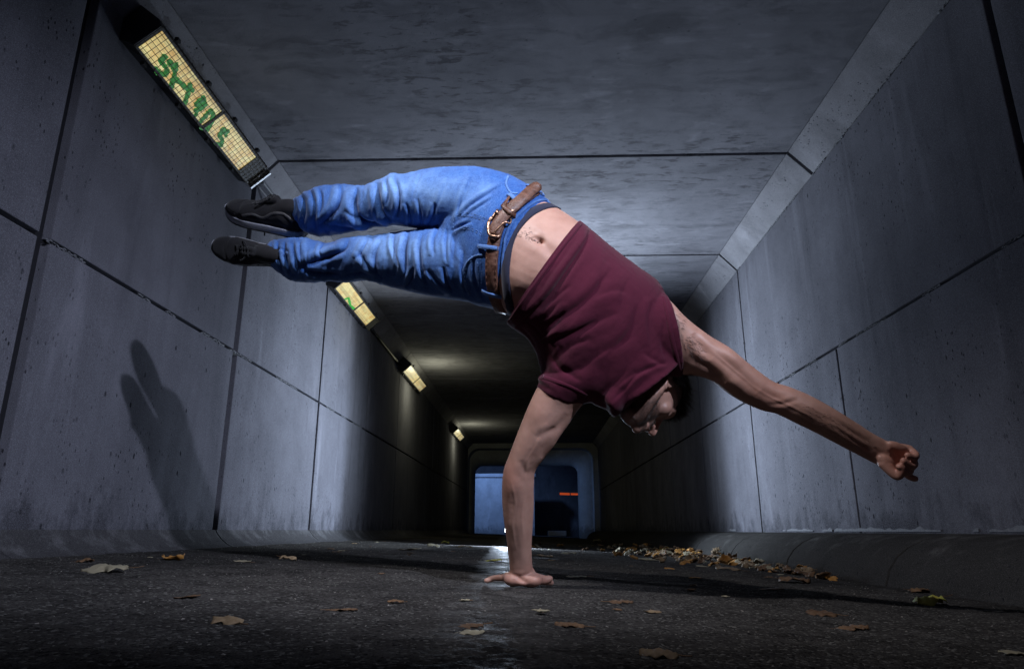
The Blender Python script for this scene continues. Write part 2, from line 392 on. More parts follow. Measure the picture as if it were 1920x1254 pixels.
def ground():
    # graded rows: fine near the camera, coarse further away; one sheet to beyond the far walls
    ys = [-8.0, -3.0, 0.0]; y = 0.5
    while y < 4.0: ys.append(y); y += 0.007 + max(0, y-0.8)*0.008
    while y < 19: ys.append(y); y += 0.12
    ys += [22, 26, 40, 80]
    xs = list(np.arange(-1.75, 1.76, 0.0105)); xs = [-40, -12, -3] + xs + [3, 12, 40]
    X, Y = np.meshgrid(np.array(xs), np.array(ys)); n = X.size
    xf = X.ravel(); yf = Y.ravel()
    z = -0.0415*np.clip(xf, -1.8, 1.8)+0.002
    near = np.clip((6.0-yf)/3, 0, 1)*(yf > 0.4)*(np.abs(xf) < 1.76)
    p = np.c_[xf, yf, xf*0]
    z += near*(0.0022*fbm(p*70, 2, 1)+0.0015*np.abs(fbm(p*28, 2, 4))) + 0.006*fbm(p*2.2, 3, 2)*(np.abs(xf) < 2)
    z -= 0.004*near*np.clip(fbm(p*9, 3, 8)-0.25, 0, 1)*3
    # flatten under the supporting hand so that it rests on the ground
    d = np.hypot(xf-HANDXY[0], yf-HANDXY[1]); k = np.clip((0.20-d)/0.08, 0, 1)
    z = z*(1-k)+(-0.0415*xf+0.002)*k
    nx = len(xs); ny = len(ys)
    F = [(j*nx+i, j*nx+i+1, (j+1)*nx+i+1, (j+1)*nx+i) for j in range(ny-1) for i in range(nx-1)]
    me = mesh('ground', np.c_[xf, yf, z], F)
    o = link('ground', me, M['asphalt'], None, True); tag(o, 'dark damp asphalt path running through the underpass', 'ground', kind='structure')
    return o
HANDXY = (-0.02, 2.03)
GR = ground()
bmg = bmesh.new(); bmg.from_mesh(GR.data); GBVH = BVHTree.FromBMesh(bmg); bmg.free()
def gz(x, y):
    h = GBVH.ray_cast(Vector((x, y, 1)), Vector((0, 0, -1))); return h[0].z if h[0] is not None else flr(x)

# ------------------------------------------------------------------ wall lamps
def lampmat(name, col, e):
    t = NT(name); g = t.geo()
    bars = t.ramp(t.noise(t.mapping(g, (30, 0.6, 30)), 2.0, 3, 0.6), [(0.35, 0.55), (0.6, 1.0)])
    n = t.noise(g, 14, 4, 0.7)
    c = t.mix(t.ramp(n, [(0.40, 0), (0.72, 1)]), col, (0.75, 0.38, 0.06))
    t.set(Base_Color=(0.15,0.13,0.08), Roughness=0.4, Emission_Color=c, Emission_Strength=t.math('MULTIPLY', bars, e)); return t.m
M['lamp_warm'] = lampmat('lamp_diffuser', (0.95, 0.86, 0.38), 0.82)
M['lamp_pale'] = lampmat('lamp_diffuser_pale', (0.95, 0.88, 0.50), 0.55)
M['housing'] = plain('lamp_housing', (0.016,0.016,0.021), 0.6, 0.0, bump=0.3)
M['wire'] = plain('cage_wire', (0.10,0.085,0.07), 0.45, 0.6)
t = NT('green_spray'); t.set(Base_Color=(0.02,0.25,0.03), Roughness=0.5, Emission_Color=(0.02,0.22,0.02), Emission_Strength=0.55)  # emission puts the lamp's backlight into the paint colour
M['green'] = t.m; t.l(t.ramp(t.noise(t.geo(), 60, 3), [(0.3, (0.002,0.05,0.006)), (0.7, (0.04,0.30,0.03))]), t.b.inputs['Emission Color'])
LB = Vector((-1.655, 0, 1.965+CAM_H)); LT = Vector((-1.565, 0, 2.045+CAM_H))   # lower / upper lens edge
LN = Vector((LT.z-LB.z, 0, -(LT.x-LB.x))).normalized()                          # lens normal, down into the tunnel
def lens_pt(u, v, off=0.0):
    r = Vector(ray(u, v)); o = CAMP; k = (LB-o).dot(LN)/r.dot(LN); return o+r*k+LN*off
def lamp(y0, y1, label, mat, split=0.6, cage=True, graffiti=(), clips=8, power=3.0):
    r = empty('wall_lamp', (-1.66, (y0+y1)/2, 2.1), label, 'wall lamp', 'caged lamps along the left wall')
    e = (LT-LB).normalized(); A = LB-e*0.012; B = LT+e*0.012
    m = MB(); prof = [A-LN*0.004, B-LN*0.004, B-LN*0.03+e*0.012, Vector((-1.66, 0, ZT+0.06)), Vector((-1.725, 0, ZT-0.02)), Vector((-1.727, 0, 1.985+CAM_H)), A-LN*0.02-e*0.002]
    m.prism(prof, (0, y0-0.03, 0), (0, y1+0.16, 0)); m.build('housing', M['housing'], r, bevel=0.004)
    ym = y0+(y1-y0)*split
    for a, b in ((y0, ym-0.012), (ym+0.012, y1)):
        m = MB(); m.prism([LB, LT, LT-LN*0.006, LB-LN*0.006], (0, a, 0), (0, b, 0)); m.build('diffuser', mat, r)
    m = MB()
    for q in (A, B): m.prism([q-LN*0.002, q+e*0.012*(1 if q is A else -1)-LN*0.002, q+e*0.012*(1 if q is A else -1)+LN*0.006, q+LN*0.006], (0, y0-0.03, 0), (0, y1+0.16, 0))
    for yy in (y0-0.022, ym, y1+0.01): m.prism([A-LN*0.001, B-LN*0.001, B+LN*0.006, A+LN*0.006], (0, yy-0.009, 0), (0, yy+0.009, 0))
    m.build('frame', M['housing'], r)
    if cage:
        m = MB(); off = 0.018
        for k in range(7):
            q = A+(B-A)*(k/6)+LN*off; m.tube([q+Vector((0, y0-0.035, 0)), q+Vector((0, y1+0.16, 0))], 0.0013, 5)
        n = int((y1-y0+0.19)/0.030)
        for k in range(n+1):
            yy = y0-0.035+k*(y1-y0+0.195)/n; q = Vector((0, yy, 0))
            m.tube([A+q-LN*0.012-e*0.012, A+q+LN*off, B+q+LN*off, B+q-LN*0.012+e*0.012], 0.0013, 5)
        m.build('wire_cage', M['wire'], r, True)
        m = MB(); m.prism([A+LN*0.0, B+LN*0.0, B+LN*0.026, A+LN*0.026], (0, y1+0.158, 0), (0, y1+0.172, 0)); m.build('end_bar', M['steel'], r)
    for k in range(clips//2):
        yy = y0+0.08+(y1-y0)*k/(clips//2-0.6)
        for q, sgn in ((A, -1), (B, 1)):
            m = MB(); c = q+e*sgn*0.018+Vector((0, yy, 0))
            m.box((-0.009, -0.012, -0.009), (0.009, 0.012, 0.009), org=c); m.build('clip', M['housing'], r, bevel=0.002)
    if graffiti:
        m = MB(); R = random.Random(2)
        for st in graffiti:
            pts = [lens_pt(u, v, 0.003) for u, v in st]
            # resample and ribbon
            Q = []
            for a, b in zip(pts[:-1], pts[1:]):
                k = max(2, int((b-a).length/0.006))
                Q += [a+(b-a)*(j/k) for j in range(k)]
            Q.append(pts[-1])
            for j in range(len(Q)):
                rad = 0.0125*R.uniform(0.75, 1.25); c = Q[j]; V = [c+LN*0.0005*R.random()]; nn = 9
                for a in range(nn):
                    an = 2*math.pi*a/nn; V.append(c+e*math.cos(an)*rad*R.uniform(.7, 1.1)+Vector((0, 1, 0))*math.sin(an)*rad*R.uniform(.8, 1.5)-LN*0.0006)
                m.add(V, [(0, 1+a, 1+(a+1) % nn) for a in range(nn)])
        m.build('graffiti', M['green'], r)
    l = bpy.data.lights.new('lamp_glow', 'POINT'); l.shadow_soft_size = 0.10; l.energy = power; l.color = (0.95, 0.92, 0.62)
    lo = bpy.data.objects.new('lamp_glow', l); SC.collection.objects.link(lo); lo.parent = r
    lo.location = Vector((-1.36, (y0+y1)/2, 2.02))-r.location
    return r
Z = lambda x, y: (240+x/3.92, 30+y/3.919)
g1 = [ # letters read off the photograph along the lens (points in the enlarged crop)
  [Z(270,300), Z(235,330), Z(265,365), Z(290,400), Z(270,430), Z(225,425), Z(205,390)],
  [Z(355,350), Z(345,400), Z(335,460), Z(315,520)], [Z(300,330), Z(345,400)], [Z(345,460), Z(395,500), Z(440,540)],
  [Z(455,505), Z(440,570), Z(415,640)], [Z(455,520), Z(470,545)],
  [Z(550,600), Z(520,660), Z(495,730)], [Z(550,600), Z(565,650), Z(525,690), Z(495,690)], [Z(520,620), Z(500,650)],
  [Z(610,690), Z(625,730), Z(610,790), Z(580,840), Z(540,820)], [Z(610,690), Z(570,730), Z(530,780)],
  [Z(735,850), Z(690,840), Z(670,880), Z(695,915), Z(680,950), Z(640,935)], [Z(700,830), Z(720,880)]]
Z2 = lambda x, y: (620+x/3.69, 520+y/3.69)
g2_ = [[Z2(100,150), Z2(122,142), Z2(130,168), Z2(135,195), Z2(160,215)]]
lamp(2.40, 3.42, 'near caged wall lamp with yellow diffuser and green graffiti letters, above the shoes', M['lamp_warm'], 0.575, True, g1, 8, 0.25)
lamp(5.40, 6.48, 'second wall lamp, yellow with one small green scrawl, below the jeans', M['lamp_warm'], 0.55, False, g2_, 8, 2.0)
lamp(8.55, 9.85, 'third wall lamp, pale yellow, in the dark middle of the tunnel', M['lamp_pale'], 0.55, False, (), 4, 11.0)
lamp(14.3, 15.6, 'farthest and smallest wall lamp, beside the far tunnel mouth', M['lamp_pale'], 0.55, False, (), 4, 11.0)

# conduit between the lamps
M['conduit'] = plain('grey_conduit', (0.22,0.23,0.26), 0.35, 0.6)
cd = empty('conduit', (-1.68, 4.3, 2.2), 'thin grey metal conduit running from the near lamp behind the upper shoe', 'conduit')
MB().tube([(-1.62, 3.58, 2.205), (-1.655, 3.68, 2.225), (-1.66, 4.4, 2.225), (-1.66, 5.35, 2.22)], 0.011, 10).build('pipe', M['conduit'], cd, True)
for y in (3.74, 4.15, 4.75): MB().box((-0.014, -0.012, -0.014), (0.014, 0.012, 0.014), org=(-1.66, y, 2.225)).build('saddle', M['housing'], cd, bevel=0.002)
MB().tube([(-1.655, 3.9, 2.21), (-1.67, 3.98, 2.17), (-1.69, 4.1, 2.12), (-1.70, 4.2, 2.07)], 0.009, 8).build('cable', M['housing'], cd, True)
cb = MB().tube([(-1.70, 6.8, 2.21), (-1.705, 7.4, 2.215), (-1.70, 8.0, 2.205), (-1.70, 8.5, 2.21)], 0.016, 8).build('cable', M['housing'], None, True)
tag(cb, 'black cable running along the wall top between second and third lamps', 'cable')

# strobe standing on the ground behind the supporting arm
stx, sty = -0.238, 6.6
sb = empty('camera_flash', (stx+0.02, sty, 0), 'small camera flash shining from behind the forearm of the supporting arm', 'flash')
M['blackpl'] = plain('black_plastic', (0.015,0.015,0.017), 0.45)
zb = gz(stx, sty)
MB().box((-0.03, 0, 0.125), (0.045, 0.06, 0.175), org=(stx, sty, zb)).build('head', M['blackpl'], sb, bevel=0.005)
MB().box((-0.02, 0.0, 0.02), (0.035, 0.035, 0.125), org=(stx, sty, zb)).build('body', M['blackpl'], sb, bevel=0.005)
MB().box((-0.04, -0.02, 0.0), (0.055, 0.05, 0.018), org=(stx, sty, zb)).build('foot', M['blackpl'], sb, bevel=0.004)
t = NT('flash_lens'); t.set(Base_Color=(0.9,0.9,0.9), Emission_Color=(0.85,0.93,1.0), Emission_Strength=14.0)
MB().box((-0.026, -0.004, 0.130), (0.041, 0.0, 0.170), org=(stx, sty, zb)).build('lens', t.m, sb)
# ------------------------------------------------------------------ organic modelling tools
CR = Vector(R3.col[0]); CU = Vector(R3.col[1]); CB = Vector(R3.col[2])     # lens right / up / towards the lens
Mw2c = np.array(R3.transposed())
def proj(V):                          # world points -> photograph coordinates
    q = (np.asarray(V)-np.array(CAMP)) @ Mw2c.T
    z = -q[:,2]; return np.c_[960+1280*q[:,0]/z, 627-1280*q[:,1]/z], z
def cr(a, b, c, d, t):
    return 0.5*((2*b)+(-a+c)*t+(2*a-5*b+4*c-d)*t*t+(-a+3*b-3*c+d)*t*t*t)
def resample(S, sub):
    S = np.array(S, float); n = len(S); out = []
    for i in range(n-1):
        a = S[max(i-1, 0)]; b = S[i]; c = S[i+1]; d = S[min(i+2, n-1)]
        for k in range(sub): out.append(cr(a, b, c, d, k/sub))
    out.append(S[-1]); return np.array(out)
def loft(mb, secs, n=40, sub=6, cap0=True, cap1=True, power=2.0):
    """secs: (uA,vA,uB,vB, z, half depth in m, du,dv) - silhouette edges, distance, thickness, lean of the front"""
    rows = []
    for s in secs:
        s = tuple(s)+(0,)*(8-len(s))
        A = P(s[0], s[1], s[4]); B = P(s[2], s[3], s[4]); C = (A+B)/2; a = (A-B)/2
        b = CB*s[5] + (CR*s[6]-CU*s[7])*(s[4]/1280)
        rows.append(list(C)+list(a)+list(b))
    L = resample(rows, sub)
    rings = []
    th = np.linspace(0, 2*np.pi, n, endpoint=False)
    ct = np.sign(np.cos(th))*np.abs(np.cos(th))**(2/power); st = np.sign(np.sin(th))*np.abs(np.sin(th))**(2/power)
    def ring(r, k=1.0, off=0): return r[:3]+off+(np.outer(ct, r[3:6])+np.outer(st, r[6:9]))*k
    def caps(r, tdir):
        rad = min(np.linalg.norm(r[3:6]), np.linalg.norm(r[6:9]))*0.6; res = []
        for q in (0.25, 0.5, 0.75, 0.95): an = q*math.pi/2; res.append(ring(r, max(0.02, math.cos(an)), tdir*rad*math.sin(an)))
        return res
    t0 = L[0][:3]-L[1][:3]; t0 /= np.linalg.norm(t0)+1e-9; t1 = L[-1][:3]-L[-2][:3]; t1 /= np.linalg.norm(t1)+1e-9
    if cap0: rings += caps(L[0], t0)[::-1]
    rings += [ring(r) for r in L]
    if cap1: rings += caps(L[-1], t1)
    V = np.concatenate(rings); m = len(rings)
    F = [(i*n+k, i*n+(k+1) % n, (i+1)*n+(k+1) % n, (i+1)*n+k) for i in range(m-1) for k in range(n)]
    F += [tuple(range(n))[::-1], tuple((m-1)*n+k for k in range(n))]
    mb.add(V, F); return L
def chain(mb, pts, radii, n=16, sub=5):
    """rounded tapering limb through world points"""
    rows = resample([list(p)+[r] for p, r in zip(pts, radii)], sub)
    C = rows[:,:3]; r = rows[:,3]; m = len(C); T = np.gradient(C, axis=0); T /= np.linalg.norm(T, axis=1)[:,None]+1e-12
    up = np.array([0.3, 0.2, 0.93]); V = []
    ringsC = []
    for q in (0.98, 0.8, 0.55, 0.28): ringsC.append((C[0]-T[0]*r[0]*math.sin(q*math.pi/2), T[0], r[0]*math.cos(q*math.pi/2)))
    for i in range(m): ringsC.append((C[i], T[i], r[i]))
    for q in (0.28, 0.55, 0.8, 0.98): ringsC.append((C[-1]+T[-1]*r[-1]*math.sin(q*math.pi/2), T[-1], r[-1]*math.cos(q*math.pi/2)))
    for c, t, rr in ringsC:
        a = up-t*(up@t); a /= np.linalg.norm(a); up = a; b = np.cross(t, a)
        for k in range(n): an = 2*math.pi*k/n; V.append(c+(a*math.cos(an)+b*math.sin(an))*rr)
    M_ = len(ringsC)
    F = [(i*n+k, i*n+(k+1) % n, (i+1)*n+(k+1) % n, (i+1)*n+k) for i in range(M_-1) for k in range(n)]
    F += [tuple(range(n))[::-1], tuple((M_-1)*n+k for k in range(n))]
    mb.add(V, F)
def ellipsoid(mb, c, ax, n=24, m=16):
    """ax: three world half-axis vectors"""
    V = []; c = Vector(c)
    for i in range(m+1):
        ph = math.pi*i/m
        for k in range(n):
            th = 2*math.pi*k/n; V.append(c+ax[0]*(math.sin(ph)*math.cos(th))+ax[1]*(math.sin(ph)*math.sin(th))+ax[2]*math.cos(ph))
    F = [(i*n+k, i*n+(k+1) % n, (i+1)*n+(k+1) % n, (i+1)*n+k) for i in range(m) for k in range(n)]
    mb.add(V, F)
def remesh(mb, vox, smooth=3, fac=0.5):
    me = mesh('tmp', mb.v, mb.f); bm = bmesh.new(); bm.from_mesh(me)
    bmesh.ops.remove_doubles(bm, verts=bm.verts, dist=1e-6); bmesh.ops.recalc_face_normals(bm, faces=bm.faces)
    bm.to_mesh(me); bm.free()
    o = bpy.data.objects.new('tmp', me); SC.collection.objects.link(o)
    md = o.modifiers.new('r', 'REMESH'); md.mode = 'VOXEL'; md.voxel_size = vox; md.adaptivity = 0
    if smooth: sm = o.modifiers.new('s', 'SMOOTH'); sm.factor = fac; sm.iterations = smooth
    dg = bpy.context.evaluated_depsgraph_get(); dg.update()
    res = bpy.data.meshes.new_from_object(o.evaluated_get(dg)); bpy.data.objects.remove(o); bpy.data.meshes.remove(me)
    return res
class Sculpt:
    def __init__(s, me): s.me = me; s.load()
    def load(s):
        n = len(s.me.vertices); a = np.empty(n*3); s.me.vertices.foreach_get('co', a); s.co = a.reshape(-1, 3); s.normals(); s.uv, s.z = proj(s.co)
    def normals(s):
        s.me.vertices.foreach_set('co', s.co.ravel()); s.me.update()
        a = np.empty(len(s.me.vertices)*3); s.me.vertices.foreach_get('normal', a); s.n = a.reshape(-1, 3)
        v = np.array(CAMP)-s.co; v /= np.linalg.norm(v, axis=1)[:,None]; s.face = np.clip((s.n*v).sum(1)*2.5+0.15, 0, 1)
    def dist(s, pts):
        """distance in px to polyline, side (signed), parameter 0..1"""
        pts = np.array(pts, float); best = np.full(len(s.uv), 1e9); side = np.zeros(len(s.uv)); par = np.zeros(len(s.uv))
        L = np.r_[0, np.cumsum(np.linalg.norm(np.diff(pts, axis=0), axis=1))]
        for i in range(len(pts)-1):
            a = pts[i]; d = pts[i+1]-a; l2 = d@d; r = s.uv-a; t = np.clip((r@d)/l2, 0, 1); q = r-np.outer(t, d)
            dd = np.hypot(q[:,0], q[:,1]); m = dd < best; best[m] = dd[m]
            cs = d[0]*r[:,1]-d[1]*r[:,0]; side[m] = np.sign(cs[m]); par[m] = ((L[i]+t*math.sqrt(l2))/L[-1])[m]
        return best, side, par
    def crease(s, pts, w, depth, ridge=0.5, taper=True, step=0.0, curve=True):
        """pressed-in line (depth<0 raises), with raised lips; step lifts one side to overlap like a cloth fold"""
        pts = np.array(pts, float)
        if curve and len(pts) > 2: pts = resample(pts, 5)
        d, sd, t = s.dist(pts)
        e = np.sin(np.clip(t, 0, 1)*math.pi)**0.6 if taper else 1.0
        near = d < w*5
        g = np.exp(-(d/w)**2); lip = np.exp(-((d-w*1.9)/(w*1.2))**2)
        off = (-depth*g+depth*ridge*lip)*e
        if step: off = off + step*e*np.exp(-(d/(w*2.6))**2)*np.where(sd > 0, 1-np.exp(-(d/(w*0.5))**2), -0.3*(1-np.exp(-(d/w)**2)))
        s.co += s.n*(off*near*s.face)[:,None]; return s
    def blob(s, u, v, ru, rv, h, ang=0, face=True):
        c, q = math.cos(math.radians(ang)), math.sin(math.radians(ang)); x = s.uv[:,0]-u; y = s.uv[:,1]-v
        a = (x*c+y*q)/ru; b = (-x*q+y*c)/rv
        s.co += s.n*(h*np.exp(-(a*a+b*b))*(s.face if face else 1))[:,None]; return s
    def smooth(s, mask, it=5, lam=0.6):
        ne = len(s.me.edges); a = np.empty(ne*2, dtype=np.int32); s.me.edges.foreach_get('vertices', a); a = a.reshape(-1, 2)
        deg = np.bincount(a.ravel(), minlength=len(s.co))[:,None]+1e-9; mk = np.asarray(mask, float)[:,None]*lam
        for _ in range(it):
            acc = np.zeros_like(s.co)
            for c in range(3):
                acc[:,c] = np.bincount(a[:,0], s.co[a[:,1],c], len(s.co))+np.bincount(a[:,1], s.co[a[:,0],c], len(s.co))
            s.co += (acc/deg-s.co)*mk
        return s
    def upd(s): s.normals(); s.uv, s.z = proj(s.co); return s
    def attr(s, name, vals):
        at = s.me.attributes.new(name, 'FLOAT', 'POINT'); at.data.foreach_set('value', np.clip(vals, 0, 1).astype(np.float32))
    def gauss(s, u, v, ru, rv, ang=0):
        c, q = math.cos(math.radians(ang)), math.sin(math.radians(ang)); x = s.uv[:,0]-u; y = s.uv[:,1]-v
        a = (x*c+y*q)/ru; b = (-x*q+y*c)/rv; return np.exp(-(a*a+b*b))
def bvh_of(me):
    bm = bmesh.new(); bm.from_mesh(me); b = BVHTree.FromBMesh(bm); bm.free(); return b
def hit(bvh, u, v, off=0.0):
    d = Vector(ray(u, v)).normalized(); h = bvh.ray_cast(CAMP, d)
    if h[0] is None:
        q = bvh.find_nearest(P(u, v, 1.95)); return q[0]+q[1]*off, q[1]
    return h[0]+h[1]*off, h[1]
def on(bvh, pts, off=0.0, step=4):
    pts = np.array(pts, float)
    if len(pts) > 2: pts = resample(pts, 6)
    Q = []
    for a, b in zip(pts[:-1], pts[1:]):
        k = max(1, int(np.linalg.norm(b-a)/step))
        Q += [a+(b-a)*j/k for j in range(k)]
    Q.append(pts[-1]); R_ = [hit(bvh, p[0], p[1], off) for p in Q]
    return [r[0] for r in R_], [r[1] for r in R_]
def ribbon(mb, pts, nrm, w, th):
    """strap of width w and thickness th lying on a surface"""
    m = len(pts); V = []
    ws = w if hasattr(w, '__len__') else [w]*m
    for i, (p, n) in enumerate(zip(pts, nrm)):
        t = (pts[min(i+1, m-1)]-pts[max(i-1, 0)]).normalized(); s = t.cross(n).normalized()*ws[i]/2
        V += [p-s*1.0-n*th*0.4, p-s*0.92+n*th, p+n*th*1.12, p+s*0.92+n*th, p+s*1.0-n*th*0.4]
    F = [(i*5+k, i*5+(k+1) % 5, (i+1)*5+(k+1) % 5, (i+1)*5+k) for i in range(m-1) for k in range(5)]
    F += [tuple(range(5))[::-1], tuple((m-1)*5+k for k in range(5))]
    mb.add(V, F)

# ------------------------------------------------------------------ materials for the dancer
def skin():
    t = NT('skin'); g = t.geo()
    n = t.noise(g, 18, 5, 0.6); f = t.noise(g, 260, 3, 0.6)
    at = t.n('Attribute'); at.attribute_name = 'stubble'; ht = t.n('Attribute'); ht.attribute_name = 'flush'
    c = t.mix(t.ramp(n, [(0.3, 0), (0.7, 1)]), (0.43,0.235,0.180), (0.53,0.31,0.24))
    c = t.mix(t.math('MULTIPLY', ht.outputs['Fac'], 0.7), c, (0.42,0.13,0.085))
    c = t.mix(t.math('MULTIPLY', at.outputs['Fac'], t.ramp(t.noise(g, 420, 3, 0.7), [(0.35, 0.55), (0.6, 1)])), c, (0.045,0.026,0.02))
    t.set(Base_Color=c, Roughness=t.ramp(n, [(0.2, 0.42), (0.8, 0.58)]), Subsurface_Weight=0.08, Subsurface_Radius=(0.012,0.004,0.002), Subsurface_Scale=0.4)
    b = t.bump(f, 0.10, 0.0015); v = t.voro(g, 420); t.bump(v, 0.12, 0.0008, b); return t.m
def denim():
    t = NT('denim'); g = t.geo()
    fa = t.n('Attribute'); fa.attribute_name = 'fade'; se = t.n('Attribute'); se.attribute_name = 'seam_fold'
    n = t.noise(g, 30, 6, 0.7); fine = t.noise(t.mapping(g, (700, 700, 160), (0.3, 0.6, 0.2)), 1.0, 3, 0.6)
    slub = t.noise(t.mapping(g, (120, 300, 420)), 1.0, 3)
    c = t.mix(t.ramp(n, [(0.3, 0), (0.7, 1)]), (0.004,0.045,0.24), (0.009,0.095,0.37))
    f = t.math('MULTIPLY', fa.outputs['Fac'], t.ramp(n, [(0.25, 0.55), (0.65, 1.1)]))
    c = t.mix(f, c, (0.20,0.36,0.68))
    c = t.mix(t.math('MULTIPLY', t.ramp(fine, [(0.42, 0), (0.62, 1)]), 0.45), c, (0.15,0.31,0.66))
    c = t.mix(t.math('MULTIPLY', t.ramp(slub, [(0.5, 0), (0.7, 1)]), 0.25), c, (0.006,0.02,0.10))
    c = t.mix(se.outputs['Fac'], c, (0.004,0.018,0.085))
    t.set(Base_Color=c, Roughness=0.82, Sheen_Weight=0.15); t.b.inputs['Specular IOR Level'].default_value = 0.2
    b = t.bump(fine, 0.5, 0.0012); t.bump(n, 0.25, 0.003, b); return t.m
def fabric(name, c0, c1, scale=900, rough=0.9):
    t = NT(name); g = t.geo(); n = t.noise(g, 8, 4, 0.6); f = t.noise(g, scale, 3, 0.7)
    c = t.mix(t.ramp(n, [(0.3, 0), (0.7, 1)]), c0, c1)
    c = t.mix(t.math('MULTIPLY', t.ramp(f, [(0.45, 0), (0.6, 1)]), 0.35), c, tuple(min(1, q*1.8) for q in c1))
    t.set(Base_Color=c, Roughness=rough, Sheen_Weight=0.12); t.b.inputs['Specular IOR Level'].default_value = 0.15
    t.bump(f, 0.4, 0.001); return t.m
def leather():
    t = NT('brown_leather'); g = t.geo(); v = t.n('TexVoronoi'); v.feature = 'DISTANCE_TO_EDGE'; t.l(t.mapping(g, (1, 1, 1)), v.inputs['Vector']); v.inputs['Scale'].default_value = 260
    cr_ = t.ramp(v.outputs['Distance'], [(0.0, 0.35), (0.12, 1)]); n = t.noise(g, 45, 5, 0.7)
    c = t.mix(t.ramp(n, [(0.35, 0), (0.65, 1)]), (0.085,0.034,0.022), (0.25,0.125,0.085)); c = t.mix(cr_, (0.030,0.012,0.008), c)
    t.set(Base_Color=c, Roughness=t.ramp(n, [(0.3, 0.28), (0.7, 0.5)])); b = t.bump(cr_, 0.35, 0.0008); t.bump(n, 0.8, 0.003, b); return t.m
M['skin'] = skin(); M['denim'] = denim(); M['leather'] = leather()
M['shirt'] = fabric('maroon_jersey', (0.050,0.0055,0.016), (0.070,0.008,0.022), 1100)
M['undies'] = fabric('dark_cotton', (0.018,0.020,0.038), (0.028,0.030,0.055), 900)
M['brass'] = plain('old_brass', (0.36,0.22,0.15), 0.33, 0.9, bump=0.6, bscale=120)
M['thread'] = plain('pale_thread', (0.16,0.27,0.52), 0.8)
M['mesh_black'] = fabric('black_knit', (0.007,0.007,0.008), (0.018,0.017,0.019), 500, 0.75)
M['rubber'] = plain('black_rubber', (0.010,0.010,0.012), 0.6, bump=0.4)
M['sole_white'] = plain('white_foam', (0.30,0.31,0.35), 0.6, bump=0.2)
M['lace'] = fabric('black_lace', (0.012,0.012,0.013), (0.02,0.02,0.022), 700)
M['trim'] = plain('grey_trim', (0.06,0.058,0.06), 0.5, bump=0.4)
M['hair'] = plain('dark_hair', (0.012,0.008,0.006), 0.42)
M['beardhair'] = plain('beard_hair', (0.020,0.012,0.008), 0.5)

person = empty('person', (HANDXY[0], HANDXY[1], gz(*HANDXY)), 'person in maroon t-shirt and blue jeans balancing sideways on one hand with other arm outstretched', 'person')

# ------------------------------------------------------------------ body
B = MB()
# torso
loft(B, [(955,332,905,560, 2.02,.085,-20,-5), (1015,372,935,576, 1.985,.105,-38,-10), (1052,394,958,590, 1.945,.113,-28,-6),
         (1095,424,990,604, 1.915,.118,-12,0), (1145,468,1020,645, 1.90,.122), (1190,512,1035,685, 1.89,.120),
         (1225,552,1050,712, 1.88,.110), (1245,600,1090,735, 1.87,.095), (1238,650,1140,735, 1.86,.07)], 48)
# neck
hz = 1.90
CH = P(1217, 729, hz)
fvec = (CR*0.27-CU*0.96+CB*0.02).normalized(); uvec = (CR*0.72+CU*0.12-CB*0.68); uvec = (uvec-fvec*uvec.dot(fvec)).normalized(); rvec = fvec.cross(uvec).normalized()
H = lambda x, y, z: CH+rvec*(x/1000)+fvec*(y/1000)+uvec*(z/1000)       # head space in mm: right, forward, up
chain(B, [P(1150,660,1.93), P(1178,685,1.94), H(0,-40,-52)-CB*.03, H(0,-30,-15)-CB*.01], [.062,.052,.044,.048], 24)
# head
S_ = 1.0
ellipsoid(B, H(0,-12,32), [rvec*.074, fvec*.096, uvec*.088], 36, 24)
ellipsoid(B, H(0,22,8), [rvec*.066, fvec*.066, uvec*.080], 30, 20)
ellipsoid(B, H(0,34,-46), [rvec*.052, fvec*.050, uvec*.052], 30, 20)
ellipsoid(B, H(0,50,-84), [rvec*.036, fvec*.034, uvec*.030], 24, 16)
for s in (-1, 1):
    chain(B, [H(s*60,-8,-28), H(s*56,10,-58), H(s*36,42,-88), H(s*14,62,-98)], [.016,.017,.016,.016], 14)     # jaw
    ellipsoid(B, H(s*42,56,-18), [rvec*.024, fvec*.022, uvec*.026], 16, 12)                                      # cheekbone
    chain(B, [H(s*10,88,24), H(s*30,86,27), H(s*48,72,20)], [.0085,.009,.008], 12)                              # brow
    ellipsoid(B, H(s*31,74,4), [rvec*.014, fvec*.013, uvec*.012], 16, 12)                                        # eyeball and lids
    chain(B, [H(s*18,84,-1), H(s*31,87.5,0.5), H(s*43,80,-1)], [.0022,.0028,.0022], 8)
    chain(B, [H(s*9,105,-44), H(s*13,97,-41)], [.0065,.0075], 12)                                                # nostril wing
    # ear
    e0 = lambda y, z, o=0: H(s*(75+o), y, z)
    chain(B, [e0(6,22,-3), e0(-4,31,0), e0(-17,32,3), e0(-26,22,6), e0(-27,4,6), e0(-20,-14,4), e0(-8,-28,2), e0(0,-30,0)], [.0045,.0042,.004,.0042,.0042,.0045,.006,.006], 10)
    chain(B, [e0(-3,-16,0), e0(-14,-10,3), e0(-18,6,4), e0(-11,20,2)], [.0035,.0032,.003,.003], 8)
    ellipsoid(B, H(s*75,-12,0), [rvec*.006, fvec*.020, uvec*.030], 16, 10)
    ellipsoid(B, H(s*76,2,-2), [rvec*.005, fvec*.004, uvec*.007], 10, 8)
chain(B, [H(0,88,14), H(0,98,-4), H(0,110,-24), H(0,118,-38), H(0,113,-46)], [.010,.0085,.0092,.0098,.008], 14)  # nose
ellipsoid(B, H(0,80,-55), [rvec*.028, fvec*.017, uvec*.017], 20, 14)
chain(B, [H(-23,84,-69), H(-9,97,-66), H(0,97.5,-67.5), H(9,97,-66), H(23,84,-69)], [.003,.0055,.005,.0055,.003], 10)     # lips
